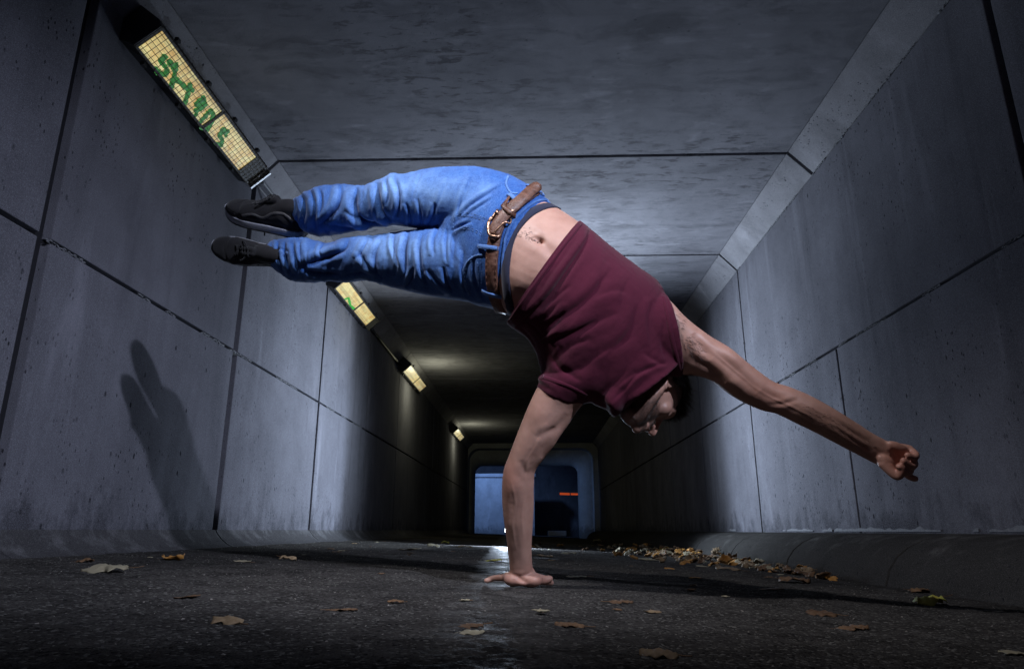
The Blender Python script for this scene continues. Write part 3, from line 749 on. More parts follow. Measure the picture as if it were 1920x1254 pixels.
chain(B, [H(-21,84,-74), H(0,96,-78), H(21,84,-74)], [.003,.0068,.003], 10)
chain(B, [H(0,84,-66), H(0,86,-80), H(0,84,-98)], [.014,.013,.016], 14)
# supporting arm
loft(B, [(1032,668,1130,715, 1.86,.060), (1018,706,1100,750, 1.855,.062), (1003,735,1082,770, 1.86,.056), (987,770,1066,795, 1.865,.052),
         (970,812,1046,822, 1.87,.049), (955,852,1022,856, 1.878,.044), (944,882,1004,882, 1.885,.040), (941,912,1001,912, 1.89,.041),
         (942,948,1001,948, 1.90,.040), (946,985,999,985, 1.905,.036), (951,1020,997,1020, 1.912,.030), (955,1052,998,1052, 1.92,.026), (956,1078,1000,1078, 1.925,.026)], 40)
# planted hand: heel to the camera, fingers away, little finger spread left, thumb right
hb = P(978, 1078, 1.925)
G = lambda u, dy, h: Vector((hb.x+(u-978)*1.925/1280, hb.y+dy, flr(hb.x+(u-978)*1.925/1280)+h))
ellipsoid(B, G(962,0,.018), [Vector((.027,0,0)), Vector((0,.030,0)), Vector((0,0,.0185))], 22, 14)
ellipsoid(B, G(997,-.004,.020), [Vector((.032,0,0)), Vector((0,.030,0)), Vector((0,0,.0205))], 22, 14)
ellipsoid(B, G(980,.004,.021), [Vector((.042,0,0)), Vector((0,.026,0)), Vector((0,0,.0200))], 22, 14)
ellipsoid(B, G(981,-.004,.0135), [Vector((.040,0,0)), Vector((0,.028,0)), Vector((0,0,.0130))], 22, 14)
ellipsoid(B, G(979,.004,.040), [Vector((.036,0,0)), Vector((0,.024,0)), Vector((0,0,.020))], 22, 14)
for (u0, u1, L_) in ((955,948,.075), (968,966,.08), (983,985,.08), (997,1003,.075)):
    chain(B, [G(u0,0,.020), G((u0+u1)/2,.035,.022), G(u1,L_,.017)], [.016,.015,.0125], 14)
for (u0, u1, l, r) in ((966,958,.075,.0088), (985,986,.085,.0092), (1003,1012,.075,.009)):
    chain(B, [G(u0,.075,.016), G((u0+u1)/2,.075+l*.5,.0165), G(u1,.075+l,.010)], [r*1.1,r,r*.86], 12)
chain(B, [G(952,.045,.017), G(938,.052,.018), G(922,.048,.015), G(910,.044,.0085)], [.0125,.0095,.0085,.0072], 12)
chain(B, [G(1000,.005,.021), G(1014,.006,.021), G(1024,.010,.021), G(1031,.013,.024)], [.0185,.0145,.0118,.0092], 14)
chain(B, [G(1018,.012,.017), G(1027,.022,.015), G(1033,.034,.012)], [.012,.0105,.009], 12)
# outstretched arm
loft(B, [(1215,560,1215,715, 1.86,.060), (1246,556,1262,702, 1.845,.060), (1282,592,1292,704, 1.835,.056), (1325,626,1312,706, 1.825,.052), (1362,648,1338,716, 1.815,.049),
         (1395,675,1366,738, 1.805,.046), (1425,698,1397,756, 1.795,.042), (1452,716,1428,769, 1.785,.037), (1480,725,1457,776, 1.775,.035),
         (1520,742,1496,795, 1.765,.035), (1560,764,1537,815, 1.755,.033), (1598,787,1578,837, 1.748,.028), (1630,808,1611,854, 1.743,.022), (1655,822,1636,867, 1.740,.019), (1668,829,1650,873, 1.738,.018)], 40)
pc = lambda u, v, z: P(u, v, z)
for (a, b, r) in (((1662,838),(1704,843),.0125), ((1664,846),(1702,856),.013), ((1662,853),(1697,869),.013), ((1660,858),(1690,880),.013)):
    chain(B, [pc(*a,1.738), pc((a[0]+b[0])/2,(a[1]+b[1])/2,1.742), pc(*b,1.737)], [.015, .0145, r], 14)
ellipsoid(B, pc(1662,866,1.722), [(CR*.8-CU*.6)*.027, (CR*.6+CU*.8)*.015, CB*.015], 20, 14)       # ball of the thumb
ellipsoid(B, pc(1683,838,1.728), [(CR*.9-CU*.4)*.030, (CR*.4+CU*.9)*.012, CB*.013], 20, 14)       # heel of the little finger side
chain(B, [pc(1706,843,1.735), pc(1717,852,1.712), pc(1713,858,1.698), pc(1702,853,1.694)], [.0098,.0092,.0086,.0078], 14)
chain(B, [pc(1703,857,1.735), pc(1714,868,1.708), pc(1708,874,1.694), pc(1694,864,1.690)], [.0105,.0098,.0092,.0084], 14)
chain(B, [pc(1697,870,1.735), pc(1706,880,1.710), pc(1700,885,1.696), pc(1686,874,1.690)], [.0105,.0098,.0092,.0085], 14)
chain(B, [pc(1690,881,1.745), pc(1702,891,1.744), pc(1712,896,1.742), pc(1716,897,1.740)], [.0098,.0088,.0083,.0078], 14)
chain(B, [pc(1658,868,1.722), pc(1672,884,1.710), pc(1683,892,1.702), pc(1690,884,1.694), pc(1691,877,1.690)], [.016,.0125,.0112,.0105,.0088], 14)
# legs inside the jeans
loft(B, [(930,350,890,440, 2.02,.06), (800,335,785,412, 2.10,.050), (690,366,685,408, 2.22,.035), (575,380,578,422, 2.40,.030), (540,392,545,425, 2.46,.03)], 20)
loft(B, [(905,440,915,560, 2.0,.06), (790,445,800,528, 2.08,.050), (690,462,690,506, 2.2,.035), (550,466,550,502, 2.36,.035), (505,460,508,495, 2.41,.03)], 20)
bme = remesh(B, 0.0026, 4, 0.5)
S = Sculpt(bme)
hd_ = np.linalg.norm(S.co-np.array(H(0, 10, -20)), axis=1)
S.smooth((hd_ < 0.14)*(np.abs((S.co-np.array(CH)) @ np.array(rvec)) < 0.066), 14)
S.smooth(np.linalg.norm(S.co-np.array(H(0,104,-42)), axis=1) < 0.026, 8)
S.smooth(np.linalg.norm(S.co-np.array(G(980,.0,.03)), axis=1) < 0.07, 6)
S.smooth(np.linalg.norm(S.co-np.array(P(1672,852,1.73)), axis=1) < 0.035, 2); S.upd()
# belly and chest
S.blob(1000,470, 45,60, .006, 35); S.crease([(985,425),(1005,447),(1030,470),(1060,500)], 9, .003, 0.3)
S.blob(1014,452, 5.5,3.8, -.012, 20).blob(1014,452, 12,9, -.0035, 20); S.blob(1007,443, 7,4, .0018, 20)
S.blob(985,560, 16,26, -.006, 60); S.blob(968,520, 18,26, .004); S.crease([(962,560),(985,575),(1000,590)], 6, .004)
# arm muscles: biceps, triceps groove, elbow pit, forearm tendons
S.crease([(1062,775),(1045,800),(1022,812),(1005,822)], 6.50, 0.0033, 0.5); S.crease([(1040,800),(1026,828),(1014,858)], 6.50, 0.0030, 0.5)
S.blob(1010,780, 22,26, .005); S.blob(1035,835, 12,22, .004, 25); S.blob(965,905, 14,22, .003)
S.crease([(976,862),(985,885),(1000,880)], 5.20, 0.0016, 0.4); S.blob(971,866, 6,7, -.0008); S.blob(1264,712, 4,7, -.005)
S.crease([(988,905),(992,950),(990,1000),(988,1050)], 6.50, 0.0021, 0.5); S.crease([(962,940),(966,1000),(970,1060)], 6.50, 0.0009, 0.4)
S.crease([(970,1078),(978,1087),(990,1092)], 3.38, 0.0027, 0.5); S.crease([(958,1077),(975,1079),(996,1074)], 2.86, 0.0014, 0.4)
S.blob(960,1093, 10,7, .0015); S.blob(1003,1092, 12,7, .002)
S.crease([(1300,625),(1315,650),(1335,672)], 7.80, 0.0037, 0.5); S.crease([(1290,668),(1330,690),(1362,716)], 7.80, 0.0030, 0.5)
S.crease([(1345,665),(1375,690),(1408,722),(1420,735)], 9.10, 0.0033, 0.5); S.blob(1375,672, 30,12, .005, 38); S.blob(1365,712, 26,9, .003, 38)
S.crease([(1438,757),(1455,758),(1475,755),(1498,748)], 3.90, 0.0016, 0.5); S.crease([(1430,730),(1450,745),(1470,752)], 7.80, 0.0023, 0.4)
S.blob(1510,765, 26,14, .003, 25)
S.crease([(1555,782),(1590,806),(1626,830)], 4.16, 0.0024, 0.6); S.crease([(1560,797),(1596,822),(1634,847)], 3.38, 0.0019, 0.6); S.crease([(1540,800),(1580,828),(1616,850)], 3.90, 0.0015, 0.4)
S.crease([(1640,838),(1650,848),(1658,856)], 2.86, 0.0015, 0.4)
for k in range(5): S.crease([(1650+k*3,862+k*2.2), (1655+k*3,858+k*2.4), (1662+k*3,858+k*2.6)], 1.56, 0.0008, 0.5)
S.crease([(1664,846),(1676,850),(1684,862),(1684,876)], 4.55, 0.0030, 0.4)
for vn in ([(958,900),(966,940),(961,985),(968,1032)], [(985,925),(978,965),(982,1010)], [(1018,800),(1006,835),(990,862),(983,900)], [(1400,716),(1440,742),(1490,765),(1545,795)], [(1500,752),(1560,786),(1610,822)], [(1330,655),(1372,690),(1410,722)]):
    S.crease(vn, 2.4, -.0011, 0.25)
S.upd()
S.co += S.n*(0.0009*fbm(S.co*28, 3, 3))[:,None]; S.normals()
# stubble on jaw, chin and upper lip; hairline shade; flushed knuckles and elbow
hl = (S.co-np.array(CH)) @ np.array([rvec, fvec, uvec]).T*1000
inh = np.exp(-np.clip(np.linalg.norm(hl, axis=1)-135, 0, None)/4)
ss = lambda x, a, b: np.clip((x-a)/(b-a), 0, 1)
beard = inh*ss(-hl[:,2], 34, 56)*ss(hl[:,1], -5, 25)*(1-ss(-hl[:,2], 104, 122))*(1-0.9*((np.hypot(hl[:,0]/22, (hl[:,2]+72)/9) < 1)*(hl[:,1] > 78)))*(1-ss(-hl[:,2], 118, 140))
beard = np.where((hl[:,2] > -57) & (hl[:,1] > 92), 0, beard)
brow = inh*np.exp(-((np.abs(hl[:,0])-30)/15)**2-((hl[:,2]-27)/4.5)**2)*(hl[:,1] > 70)
temple = inh*ss(hl[:,2]-0.55*np.abs(hl[:,1]-0)+0, 0, 14)*(hl[:,1] < 60)*(hl[:,1] > -200)*(hl[:,2] > 8)
S.attr('stubble', np.maximum(np.maximum(beard*0.92, brow*0.95), temple*0.8))
S.attr('flush', 0.6*S.gauss(1690,865,40,40)+0.35*S.gauss(1000,1090,60,25)+0.5*S.gauss(955,895,18,35)+0.25*S.gauss(1450,740,40,30)+0.3*inh*(hl[:,1] > 95)+0.25*S.gauss(1380,690,120,40,30))
body = link('body', S.me, M['skin'], person, True)
BODY = bvh_of(S.me)
# ------------------------------------------------------------------ jeans
J = MB()
loft(J, [(1030,378,944,588, 1.975,.120,-46,-14), (1000,352,928,580, 1.99,.122,-44,-10), (955,328,900,574, 2.01,.120,-30,-6), (905,316,868,562, 2.03,.112,-10,0), (862,318,838,552, 2.05,.085)], 56, 6, True, True)
loft(J, [(955,328,915,445, 2.02,.095), (902,315,862,440, 2.035,.098), (850,314,818,431, 2.06,.095), (800,318,776,427, 2.10,.090), (758,328,738,421, 2.14,.084), (736,326,722,424, 2.165,.080),
         (715,337,704,424, 2.20,.076), (680,350,668,431, 2.25,.074), (643,346,637,438, 2.30,.074), (606,350,608,443, 2.355,.074), (580,359,588,441, 2.40,.072), (556,377,572,433, 2.43,.066), (551,386,563,424, 2.445,.060)], 44, 6, True, False)
loft(J, [(900,410,925,580, 2.0,.105), (862,424,882,567, 2.02,.100), (815,427,832,559, 2.05,.092), (770,432,782,550, 2.10,.084), (730,438,735,538, 2.15,.078), (690,443,690,526, 2.20,.074),
         (648,447,648,529, 2.25,.074), (615,456,610,527, 2.30,.070), (578,448,572,529, 2.34,.072), (545,447,543,524, 2.38,.072), (516,452,524,511, 2.40,.066), (507,460,512,500, 2.415,.058)], 44, 6, True, False)
S = Sculpt(remesh(J, 0.0030, 5, 0.5))
S.smooth(S.gauss(850,436,45,22) > 0.3, 10); S.smooth(S.gauss(900,440,60,120) > 0.3, 6); S.upd()
# broad modelling: knees, gathered hems
S.blob(735,372, 26,34, .010).blob(600,385,24,40,.012).blob(690,485,40,30,.006).blob(560,485,22,34,.008)
S.blob(655,380,18,28,-.012).blob(620,500,20,18,-.008); S.upd(); co0 = S.co.copy(); nn0 = S.n.copy()
# deep folds: (points, width px, depth m, step m)
FO = [ # upper leg, hem to hip
 ([(565,362),(572,390),(570,420)],5,.007,.004), ([(580,352),(590,385),(592,430)],5,.008,.006), ([(597,352),(603,375),(600,405)],4,.006,.003),
 ([(640,348),(636,378),(622,402),(596,425)],7,.012,.008), ([(670,352),(664,384),(676,412),(700,424)],8,.014,.010), ([(648,395),(680,415),(720,421)],6,.009,.004),
 ([(706,342),(708,370),(716,400),(735,418)],7,.012,.009), ([(722,335),(727,360),(724,385)],4,.007,.005), ([(736,330),(745,352),(748,384),(742,408)],6,.010,.008),
 ([(610,420),(650,428),(700,428)],6,.006,.003), ([(760,380),(768,402),(770,424)],4,.005,.004), ([(782,372),(788,398),(790,420)],4,.005,.004), ([(815,380),(812,402),(802,424)],5,.006,.004),
 ([(870,350),(862,385),(856,415)],4,.003,.003), ([(885,326),(875,352),(868,380)],4,.003,.003), ([(945,345),(900,372),(868,398),(850,425)],5,.004,.005), ([(925,370),(890,392),(866,412)],4,.004,.003),
 ([(840,335),(828,362),(818,390)],4,.0025,.002), ([(790,325),(778,350),(772,372)],3.5,.003,.002),
 # crotch
 ([(846,434),(862,425),(885,415)],4,.006,.004), ([(852,440),(850,470),(846,500)],5,.005,.004), ([(822,428),(812,450),(812,480)],4.5,.006,.004), ([(838,428),(835,460),(838,495)],4,.004,.003),
 # lower leg, hip to hem
 ([(792,438),(785,465),(790,505),(800,535)],5,.008,.007), ([(765,434),(758,470),(762,515)],6,.011,.009), ([(775,500),(770,525),(760,540)],5,.007,.004), ([(740,436),(736,462),(748,500)],4.5,.006,.005),
 ([(715,450),(702,478),(706,512)],6,.009,.008), ([(690,447),(680,466),(668,486)],4.5,.007,.005), ([(672,470),(690,500),(720,522)],6,.008,.005), ([(655,450),(640,470),(600,486),(562,498)],7,.013,.010),
 ([(560,500),(590,512),(640,515)],6,.009,.004), ([(610,452),(600,470),(606,485)],4,.005,.003), ([(548,455),(553,480),(560,512)],5,.009,.007), ([(534,452),(534,480),(545,514)],4,.007,.005),
 ([(522,452),(521,478),(530,508)],3.2,.005,.004), ([(565,450),(562,470),(566,492)],3.2,.005,.003), ([(515,470),(530,468),(545,474)],3,.004,.002), ([(830,500),(836,525),(846,550)],5,.006,.004), ([(870,470),(866,510),(874,550)],4.5,.004,.004),
 ([(890,480),(890,520),(905,560)],4,.004,.003), ([(800,505),(822,530),(850,545)],5,.005,.003), ([(640,520),(680,512),(720,526)],5,.006,.004)]
for pts, w_, d_, s_ in FO: S.crease(pts, w_*0.74, d_*0.9, 0.4, True, s_*1.2)
S.upd()
# finer gathers across the legs, stronger at knees and hems, and small cloth irregularity
U, V_ = S.uv[:,0], S.uv[:,1]
amt = 0.35+1.0*np.exp(-((U-690)/55)**2)+1.3*np.exp(-((U-560)/48)**2)
q = np.c_[U/19+V_/150, V_/70-U/260, S.z*3]
rg = 1-np.abs(fbm(q, 2, 11))*2.4
S.co += S.n*(0.0017*amt*np.clip(rg, -0.6, 1)*(0.4+1.2*np.clip(fbm(np.c_[U/60, V_/45, S.z], 2, 77)+0.4,0,1))*(U < 905))[:,None]
q = np.c_[U/9+V_/60, V_/34, S.z*5]
S.co += S.n*(0.0012*amt*(1-np.abs(fbm(q, 2, 15))*2.5)*(U < 930))[:,None]
S.co += S.n*(0.0008*fbm(S.co*60, 3, 7))[:,None]
# hem bands stand slightly proud
for (x0, y0, x1, y1) in ((553,384,564,426), (509,458,514,502)):
    dd = np.abs((U-x0)*(y1-y0)-(V_-y0)*(x1-x0))/math.hypot(x1-x0, y1-y0)
    S.co += S.n*(0.002*((dd < 8)*(U < (x0+x1)/2+16)))[:,None]
S.smooth(np.ones(len(S.co)), 1, 0.4); S.upd()
fade = 1.15*S.gauss(820,360,75,34,5)+1.0*S.gauss(735,350,30,26)+0.35*S.gauss(650,372,24,22)+1.2*S.gauss(745,470,62,26,4)+0.5*S.gauss(690,470,24,24)+0.55*S.gauss(830,475,40,28)+0.25*S.gauss(600,470,30,14)+0.25*S.gauss(900,350,30,14)
fade *= 0.75+0.6*fbm(np.c_[U/26, V_/13, S.z], 4, 21)
wear = ((S.co-co0)*nn0).sum(1)
fade += 0.42*np.clip(wear/0.005, 0, 1)*(0.5+0.8*np.clip(fbm(np.c_[U/30, V_/30, S.z], 2, 51)+0.3, 0, 1))
curv = fbm(np.c_[U/7, V_/26, S.z*4], 3, 31); fade += 0.18*np.clip(curv, 0, 1)
S.attr('fade', fade)
JB = bvh_of(S.me)
seam_fold = np.zeros(len(S.co)); 
for pts in ([(848,440),(846,470),(870,500)], [(860,405),(886,408),(915,412)]):
    d, _, t_ = S.dist(resample(pts, 5)); seam_fold = np.maximum(seam_fold, 0.5*np.exp(-(d/2.0)**2))
seam_fold = np.maximum(seam_fold, 0.75*np.clip((-wear-0.0015)/0.006, 0, 1)); seam_fold = np.maximum(seam_fold, 0.55*np.clip(fbm(np.c_[U/40, V_/28, S.z], 4, 61)+0.05, 0, 1)*(U < 700)*1.3)  # fold hollows and patches below the knees darkened too
S.attr('seam_fold', seam_fold)
jeans = link('jeans', S.me, M['denim'], person, True)
# stitching
def stitch(parent, pts, r=0.0006, gapn=1, off=0.0008, mat='thread', name='stitching', bvh=None):
    p, n = on(bvh or JB, pts, off, 2.2); m = MB()
    for k in range(0, len(p)-gapn, gapn+1): m.tube(p[k:k+gapn+1], r, 5)
    return m
def joinmb(ms):
    a = MB()
    for q in ms: a.add(q.v, q.f)
    return a
# fly, pocket edges, yoke, hem stitches
sts = [stitch(jeans, [(852,408),(868,398),(890,402),(912,410)]), stitch(jeans, [(856,412),(870,405),(890,408),(910,416)]), stitch(jeans, [(852,408),(850,425),(856,440)]),
       stitch(jeans, [(862,424),(885,428),(905,438)]), stitch(jeans, [(863,428),(885,432),(904,442)])]
joinmb(sts).build('fly_stitching', M['thread'], jeans, True)
joinmb([stitch(jeans, [(905,476),(885,480),(870,500),(868,525),(880,552)]), stitch(jeans, [(908,480),(889,484),(874,503),(872,525),(883,548)])]).build('pocket_stitching', M['thread'], jeans, True)
joinmb([stitch(jeans, [(954,332),(950,345),(958,360),(968,362)]), stitch(jeans, [(968,336),(975,345),(985,350)])]).build('pocket_stitching', M['thread'], jeans, True)
joinmb([stitch(jeans, [(895,485),(897,510),(897,540)]), stitch(jeans, [(901,485),(903,510),(902,540)])]).build('coin_pocket_stitching', M['thread'], jeans, True)
joinmb([stitch(jeans, [(562,392),(570,410),(574,428)], gapn=3), stitch(jeans, [(518,462),(520,480),(526,500)], gapn=3)]).build('hem_stitching', M['thread'], jeans, True)
# pocket openings as raised welts
for k, pts in enumerate(([(906,478),(887,482),(871,501),(869,526),(880,552)], [(953,330),(949,345),(957,361),(970,363)])):
    p, n = on(JB, pts, 0.0004, 3); m = MB(); ribbon(m, p, n, 0.006, 0.0018)
    o = m.build('pocket_edge', M['denim'], jeans, True); S2 = Sculpt(o.data); S2.attr('fade', np.full(len(S2.co), 0.55)); S2.attr('seam_fold', np.zeros(len(S2.co)))
def denimstrap(name, pts, w_, th, off, fade_=0.5, bvh=None, parent=None):
    p, n = on(bvh or JB, pts, off, 2.5); m = MB(); ribbon(m, p, n, w_, th)
    o = m.build(name, M['denim'], parent or jeans, True); S2 = Sculpt(o.data); S2.attr('fade', np.full(len(S2.co), fade_)); S2.attr('seam_fold', np.zeros(len(S2.co))); return o
# jeans waistband rim behind the belt
denimstrap('waistband', [(1046,386),(1030,376),(1006,378),(984,393),(963,413),(950,438),(944,470),(942,505),(943,540),(949,572),(955,588)], 0.007, 0.0018, 0.0015, 0.30)
# ------------------------------------------------------------------ underwear band
UB = bvh_of(body.data)
BL = [(1052,392),(1042,386),(1018,388),(992,402),(970,425),(957,450),(950,482),(948,515),(951,550),(958,580),(963,592)]
p, n = on(UB, BL, 0.0008, 3); m = MB(); ribbon(m, p, n, 0.030, 0.0022); uw = m.build('underwear_band', M['undies'], person, True)
# ------------------------------------------------------------------ belt
BC = [(1013,358),(1003,358),(984,372),(962,388),(944,406),(931,432),(925,462),(922,495),(923,530),(929,560),(940,584)]
p, n = on(JB, BC, 0.003, 3)
def smoothlist(p, it):
    p = list(p)
    for _ in range(it): p = [p[0]]+[(p[i-1]+p[i]*2+p[i+1])/4 for i in range(1, len(p)-1)]+[p[-1]]
    return p
p = smoothlist(p, 8); n = [q.normalized() for q in smoothlist(n, 14)]
m = MB(); ribbon(m, p, n, 0.037, 0.0035); belt = m.build('belt', M['leather'], person, True)
for sgn in (-1, 1):
    mm = MB(); V = []
    pp = [p[i]+((p[min(i+1, len(p)-1)]-p[max(i-1, 0)]).normalized().cross(n[i]).normalized())*0.0145*sgn+n[i]*0.0040 for i in range(len(p))]
    for k in range(0, len(pp)-2, 2): mm.tube(pp[k:k+2], 0.0006, 4)
    mm.build('belt_stitching', M['leather'], belt, True)
BV = bvh_of(belt.data)
# free end of the belt, passed through the buckle and a loop, its tip standing off at the hip
TP = [(926,440),(934,420),(948,402),(964,388),(982,372),(996,358),(1007,349),(1011,344)]
q, nn = on(BV, TP[:5], 0.004, 3); q2 = [hit(BV, 996, 359, .006)[0], hit(BV, 1006, 352, .010)[0]+CB*0.004, hit(BV, 1009, 350, .012)[0]+CB*0.006+CU*0.004]
q = smoothlist(q, 5); nn = [v.normalized() for v in smoothlist(nn, 8)]; q += q2; nn += [nn[-1]]*3
m = MB(); ribbon(m, q, nn, [0.035]*(len(q)-2)+[0.033, 0.018], 0.0042); m.build('belt_tip', M['leather'], belt, True)
# keeper
q, nn = on(BV, [(937,385),(952,398),(966,411)], 0.010, 2); m = MB(); ribbon(m, q, nn, 0.014, 0.003); m.build('belt_keeper', M['leather'], belt, True)
# buckle: rounded brass frame with prong
fr, nn = on(BV, [(932,404),(920,418),(915,432),(920,443),(935,446),(950,440),(962,420),(966,410)], 0.010, 2)
fr = smoothlist(fr, 3); m = MB(); m.tube(fr, [0.0046]*len(fr), 12)
buckle = m.build('buckle', M['brass'], belt, True)
pr, nn = on(BV, [(964,403),(952,415),(938,428),(926,440)], 0.0105, 2); MB().tube(pr, [0.0032-0.0012*i/len(pr) for i in range(len(pr))], 10).build('prong', M['brass'], buckle, True)
a0, _ = hit(BV, 959, 402, 0.011); a1, _ = hit(BV, 966, 411, 0.011); MB().tube([a0, a1], 0.0042, 12).build('roller', M['brass'], buckle, True)
# belt loops
for pts in ([(953,365),(964,376),(977,392)], [(897,462),(915,464),(936,467)], [(905,545),(922,549),(944,556)], [(990,340),(1003,350),(1018,368)]):
    q = []; nn = []
    for k in range(13):
        t = k/12; a, b, c = [Vector((*v, 0)) for v in pts]; w_ = (a*(1-t)**2+b*2*t*(1-t)+c*t*t) if t else a
        h, nr = hit(BV, w_.x, w_.y); h2, nr2 = hit(JB, w_.x, w_.y)
        lift = 0.0075*math.sin(math.pi*min(1, max(0, t)))**0.5 if 0 < t < 1 else 0.001
        q.append(h2+nr2*(0.0015+lift)); nn.append(nr2)
    q = smoothlist(q, 2); m = MB(); ribbon(m, q, nn, 0.0125, 0.0022)
    o = m.build('belt_loop', M['denim'], jeans, True); S2 = Sculpt(o.data); S2.attr('fade', np.full(len(S2.co), 0.55)); S2.attr('seam_fold', np.zeros(len(S2.co)))
    for sd in (-1, 1):
        qq = [q[i]+((q[min(i+1, 12)]-q[max(i-1, 0)]).normalized().cross(nn[i]).normalized())*0.0042*sd+nn[i]*0.0024 for i in range(13)]
        mm = MB(); [mm.tube([qq[i], (qq[i]+qq[i+1])/2], 0.0006, 4) for i in range(1, 11)]; mm.build('loop_stitching', M['thread'], o, True)

# ------------------------------------------------------------------ t-shirt
T = MB()
hs = (1086,412,950,604, 1.915,.140,-14,10)
loft(T, [hs, (1096,420,958,612, 1.912,.138,-10,8), (1115,437,972,622, 1.908,.137,-6,4), (1150,467,990,636, 1.90,.136), (1190,497,1006,664, 1.89,.134),
         (1226,522,1014,690, 1.885,.126), (1245,548,1020,712, 1.875,.116), (1258,590,1056,727, 1.868,.108), (1267,630,1088,742, 1.862,.100),
         (1273,664,1122,762, 1.852,.092), (1270,676,1146,768, 1.846,.094), (1250,681,1157,764, 1.85,.082)], 56, 6, False, True)
loft(T, [(1120,610,1150,745,1.86,.09), (1090,640,1120,755,1.862,.092), (1016,700,1112,752,1.862,.075), (1012,716,1092,758,1.862,.068)], 36, 6, True, True)   # left sleeve
loft(T, [(1205,540,1225,706,1.865,.085), (1243,549,1270,706,1.850,.074), (1250,558,1277,706,1.846,.070)], 36, 6, True, False)                                  # right sleeve
loft(T, [(1140,690,1190,750, 1.85,.075), (1122,735,1164,772, 1.835,.072), (1134,755,1152,780, 1.83,.050)], 30, 5)                                            # neck cloth falling forward
S = Sculpt(remesh(T, 0.0030, 6, 0.5))
S.smooth(S.gauss(1150,735,100,50) > 0.3, 16); S.upd()
SF = [([(1108,424),(1098,455),(1066,502),(1034,547),(1002,582),(966,614)],6,.016,.016), ([(1150,500),(1100,560),(1040,600),(990,622)],9,.009,.010), ([(1120,600),(1070,625),(1020,640)],7,.008,.008), ([(1200,560),(1180,620),(1130,680)],11,.005,.006), ([(1085,440),(1060,478),(1030,520),(1008,560)],4,.004,.003), ([(1070,445),(1040,490),(1020,530)],3.5,.003,.002),
 ([(1010,585),(1040,560),(1070,535)],5,.006,.005), ([(1004,610),(1030,590),(1052,562)],5,.006,.004), ([(1022,625),(1046,600),(1060,575)],5,.005,.004), ([(1000,640),(1020,630),(1045,612)],4,.005,.003),
 ([(1060,650),(1100,615),(1160,585)],9,.005,.005), ([(1080,700),(1130,660),(1190,630)],9,.005,.005), ([(1110,560),(1150,545),(1180,550)],7,.003,.003), ([(1040,680),(1070,650),(1110,635)],7,.005,.004),
 ([(1140,480),(1125,520),(1120,560)],7,.003,.002), ([(1180,520),(1165,560),(1165,600)],8,.003,.002), ([(1225,560),(1215,600),(1222,650)],6,.004,.004), ([(1245,600),(1240,640),(1250,680)],5,.004,.003),
 ([(1150,730),(1190,700),(1230,690)],6,.005,.005), ([(1120,745),(1150,720),(1180,690)],6,.004,.003), ([(1030,660),(1050,690),(1090,715)],6,.005,.004), ([(1205,660),(1225,675),(1250,684)],5,.004,.003),
 ([(1146,754),(1172,728),(1194,704),(1222,688),(1254,680)],3.5,.006,.004), ([(985,600),(1000,612),(1015,630)],3,.005,.003), ([(975,612),(990,628),(1006,650)],3,.005,.003)]
for pts, w_, d_, s_ in SF: S.crease(pts, w_, d_*0.48, 0.35, True, s_*0.6)
S.upd(); U, V_ = S.uv[:,0], S.uv[:,1]
a_ = (U*0.8+V_*0.6); b_ = (-U*0.6+V_*0.8)
S.co += S.n*(0.0020*(0.5-np.abs(fbm(np.c_[a_/34, b_/110, S.z*2], 3, 41)))*1.3)[:,None]
S.co += S.n*(0.0009*(0.5-np.abs(fbm(np.c_[a_/14, b_/44, S.z*4], 3, 43)))*(0.6+np.exp(-((U-1010)/50)**2)))[:,None]
S.co += S.n*(0.0006*fbm(S.co*70, 2, 5))[:,None]
# ragged lower-left hem edge
S.normals()
S.smooth(np.ones(len(S.co)), 1, 0.4); S.upd()
# open the hem: cut with the hem plane
A_ = P(hs[0], hs[1], hs[4]); B_ = P(hs[2], hs[3], hs[4]); F_ = (A_+B_)/2+CB*hs[5]+(CR*hs[6]-CU*hs[7])*(hs[4]/1280)
pn = (A_-B_).cross(F_-(A_+B_)/2).normalized()
if pn.dot(P(1150,600,1.9)-A_) > 0: pn = -pn
bm = bmesh.new(); bm.from_mesh(S.me)
bmesh.ops.bisect_plane(bm, geom=bm.verts[:]+bm.edges[:]+bm.faces[:], plane_co=(A_+B_)/2-pn*0.004, plane_no=pn, clear_outer=True)
bm.to_mesh(S.me); bm.free()
shirt = link('t_shirt', S.me, M['shirt'], person, True)
sm = shirt.modifiers.new('thickness', 'SOLIDIFY'); sm.thickness = 0.0028; sm.offset = -1
TB = bvh_of(S.me)
# collar rib, sleeve and hem seams
def ridge(name, pts, w_, th, bvh=TB, off=0.0):
    p, n = on(bvh, pts, off, 3); p = smoothlist(p, 2); n = [v.normalized() for v in smoothlist(n, 4)]; m = MB(); ribbon(m, p, n, w_, th); return m.build(name, M['shirt'], shirt, True)
ridge('hem', [(1088,420),(1068,446),(1042,480),(1018,513),(992,548),(970,580),(957,600)], 0.010, 0.0022)
ridge('sleeve_hem', [(1244,553),(1252,590),(1260,635),(1270,675),(1274,696)], 0.012, 0.0008)
ridge('sleeve_hem', [(1017,706),(1040,714),(1070,726),(1100,742)], 0.012, 0.0008)
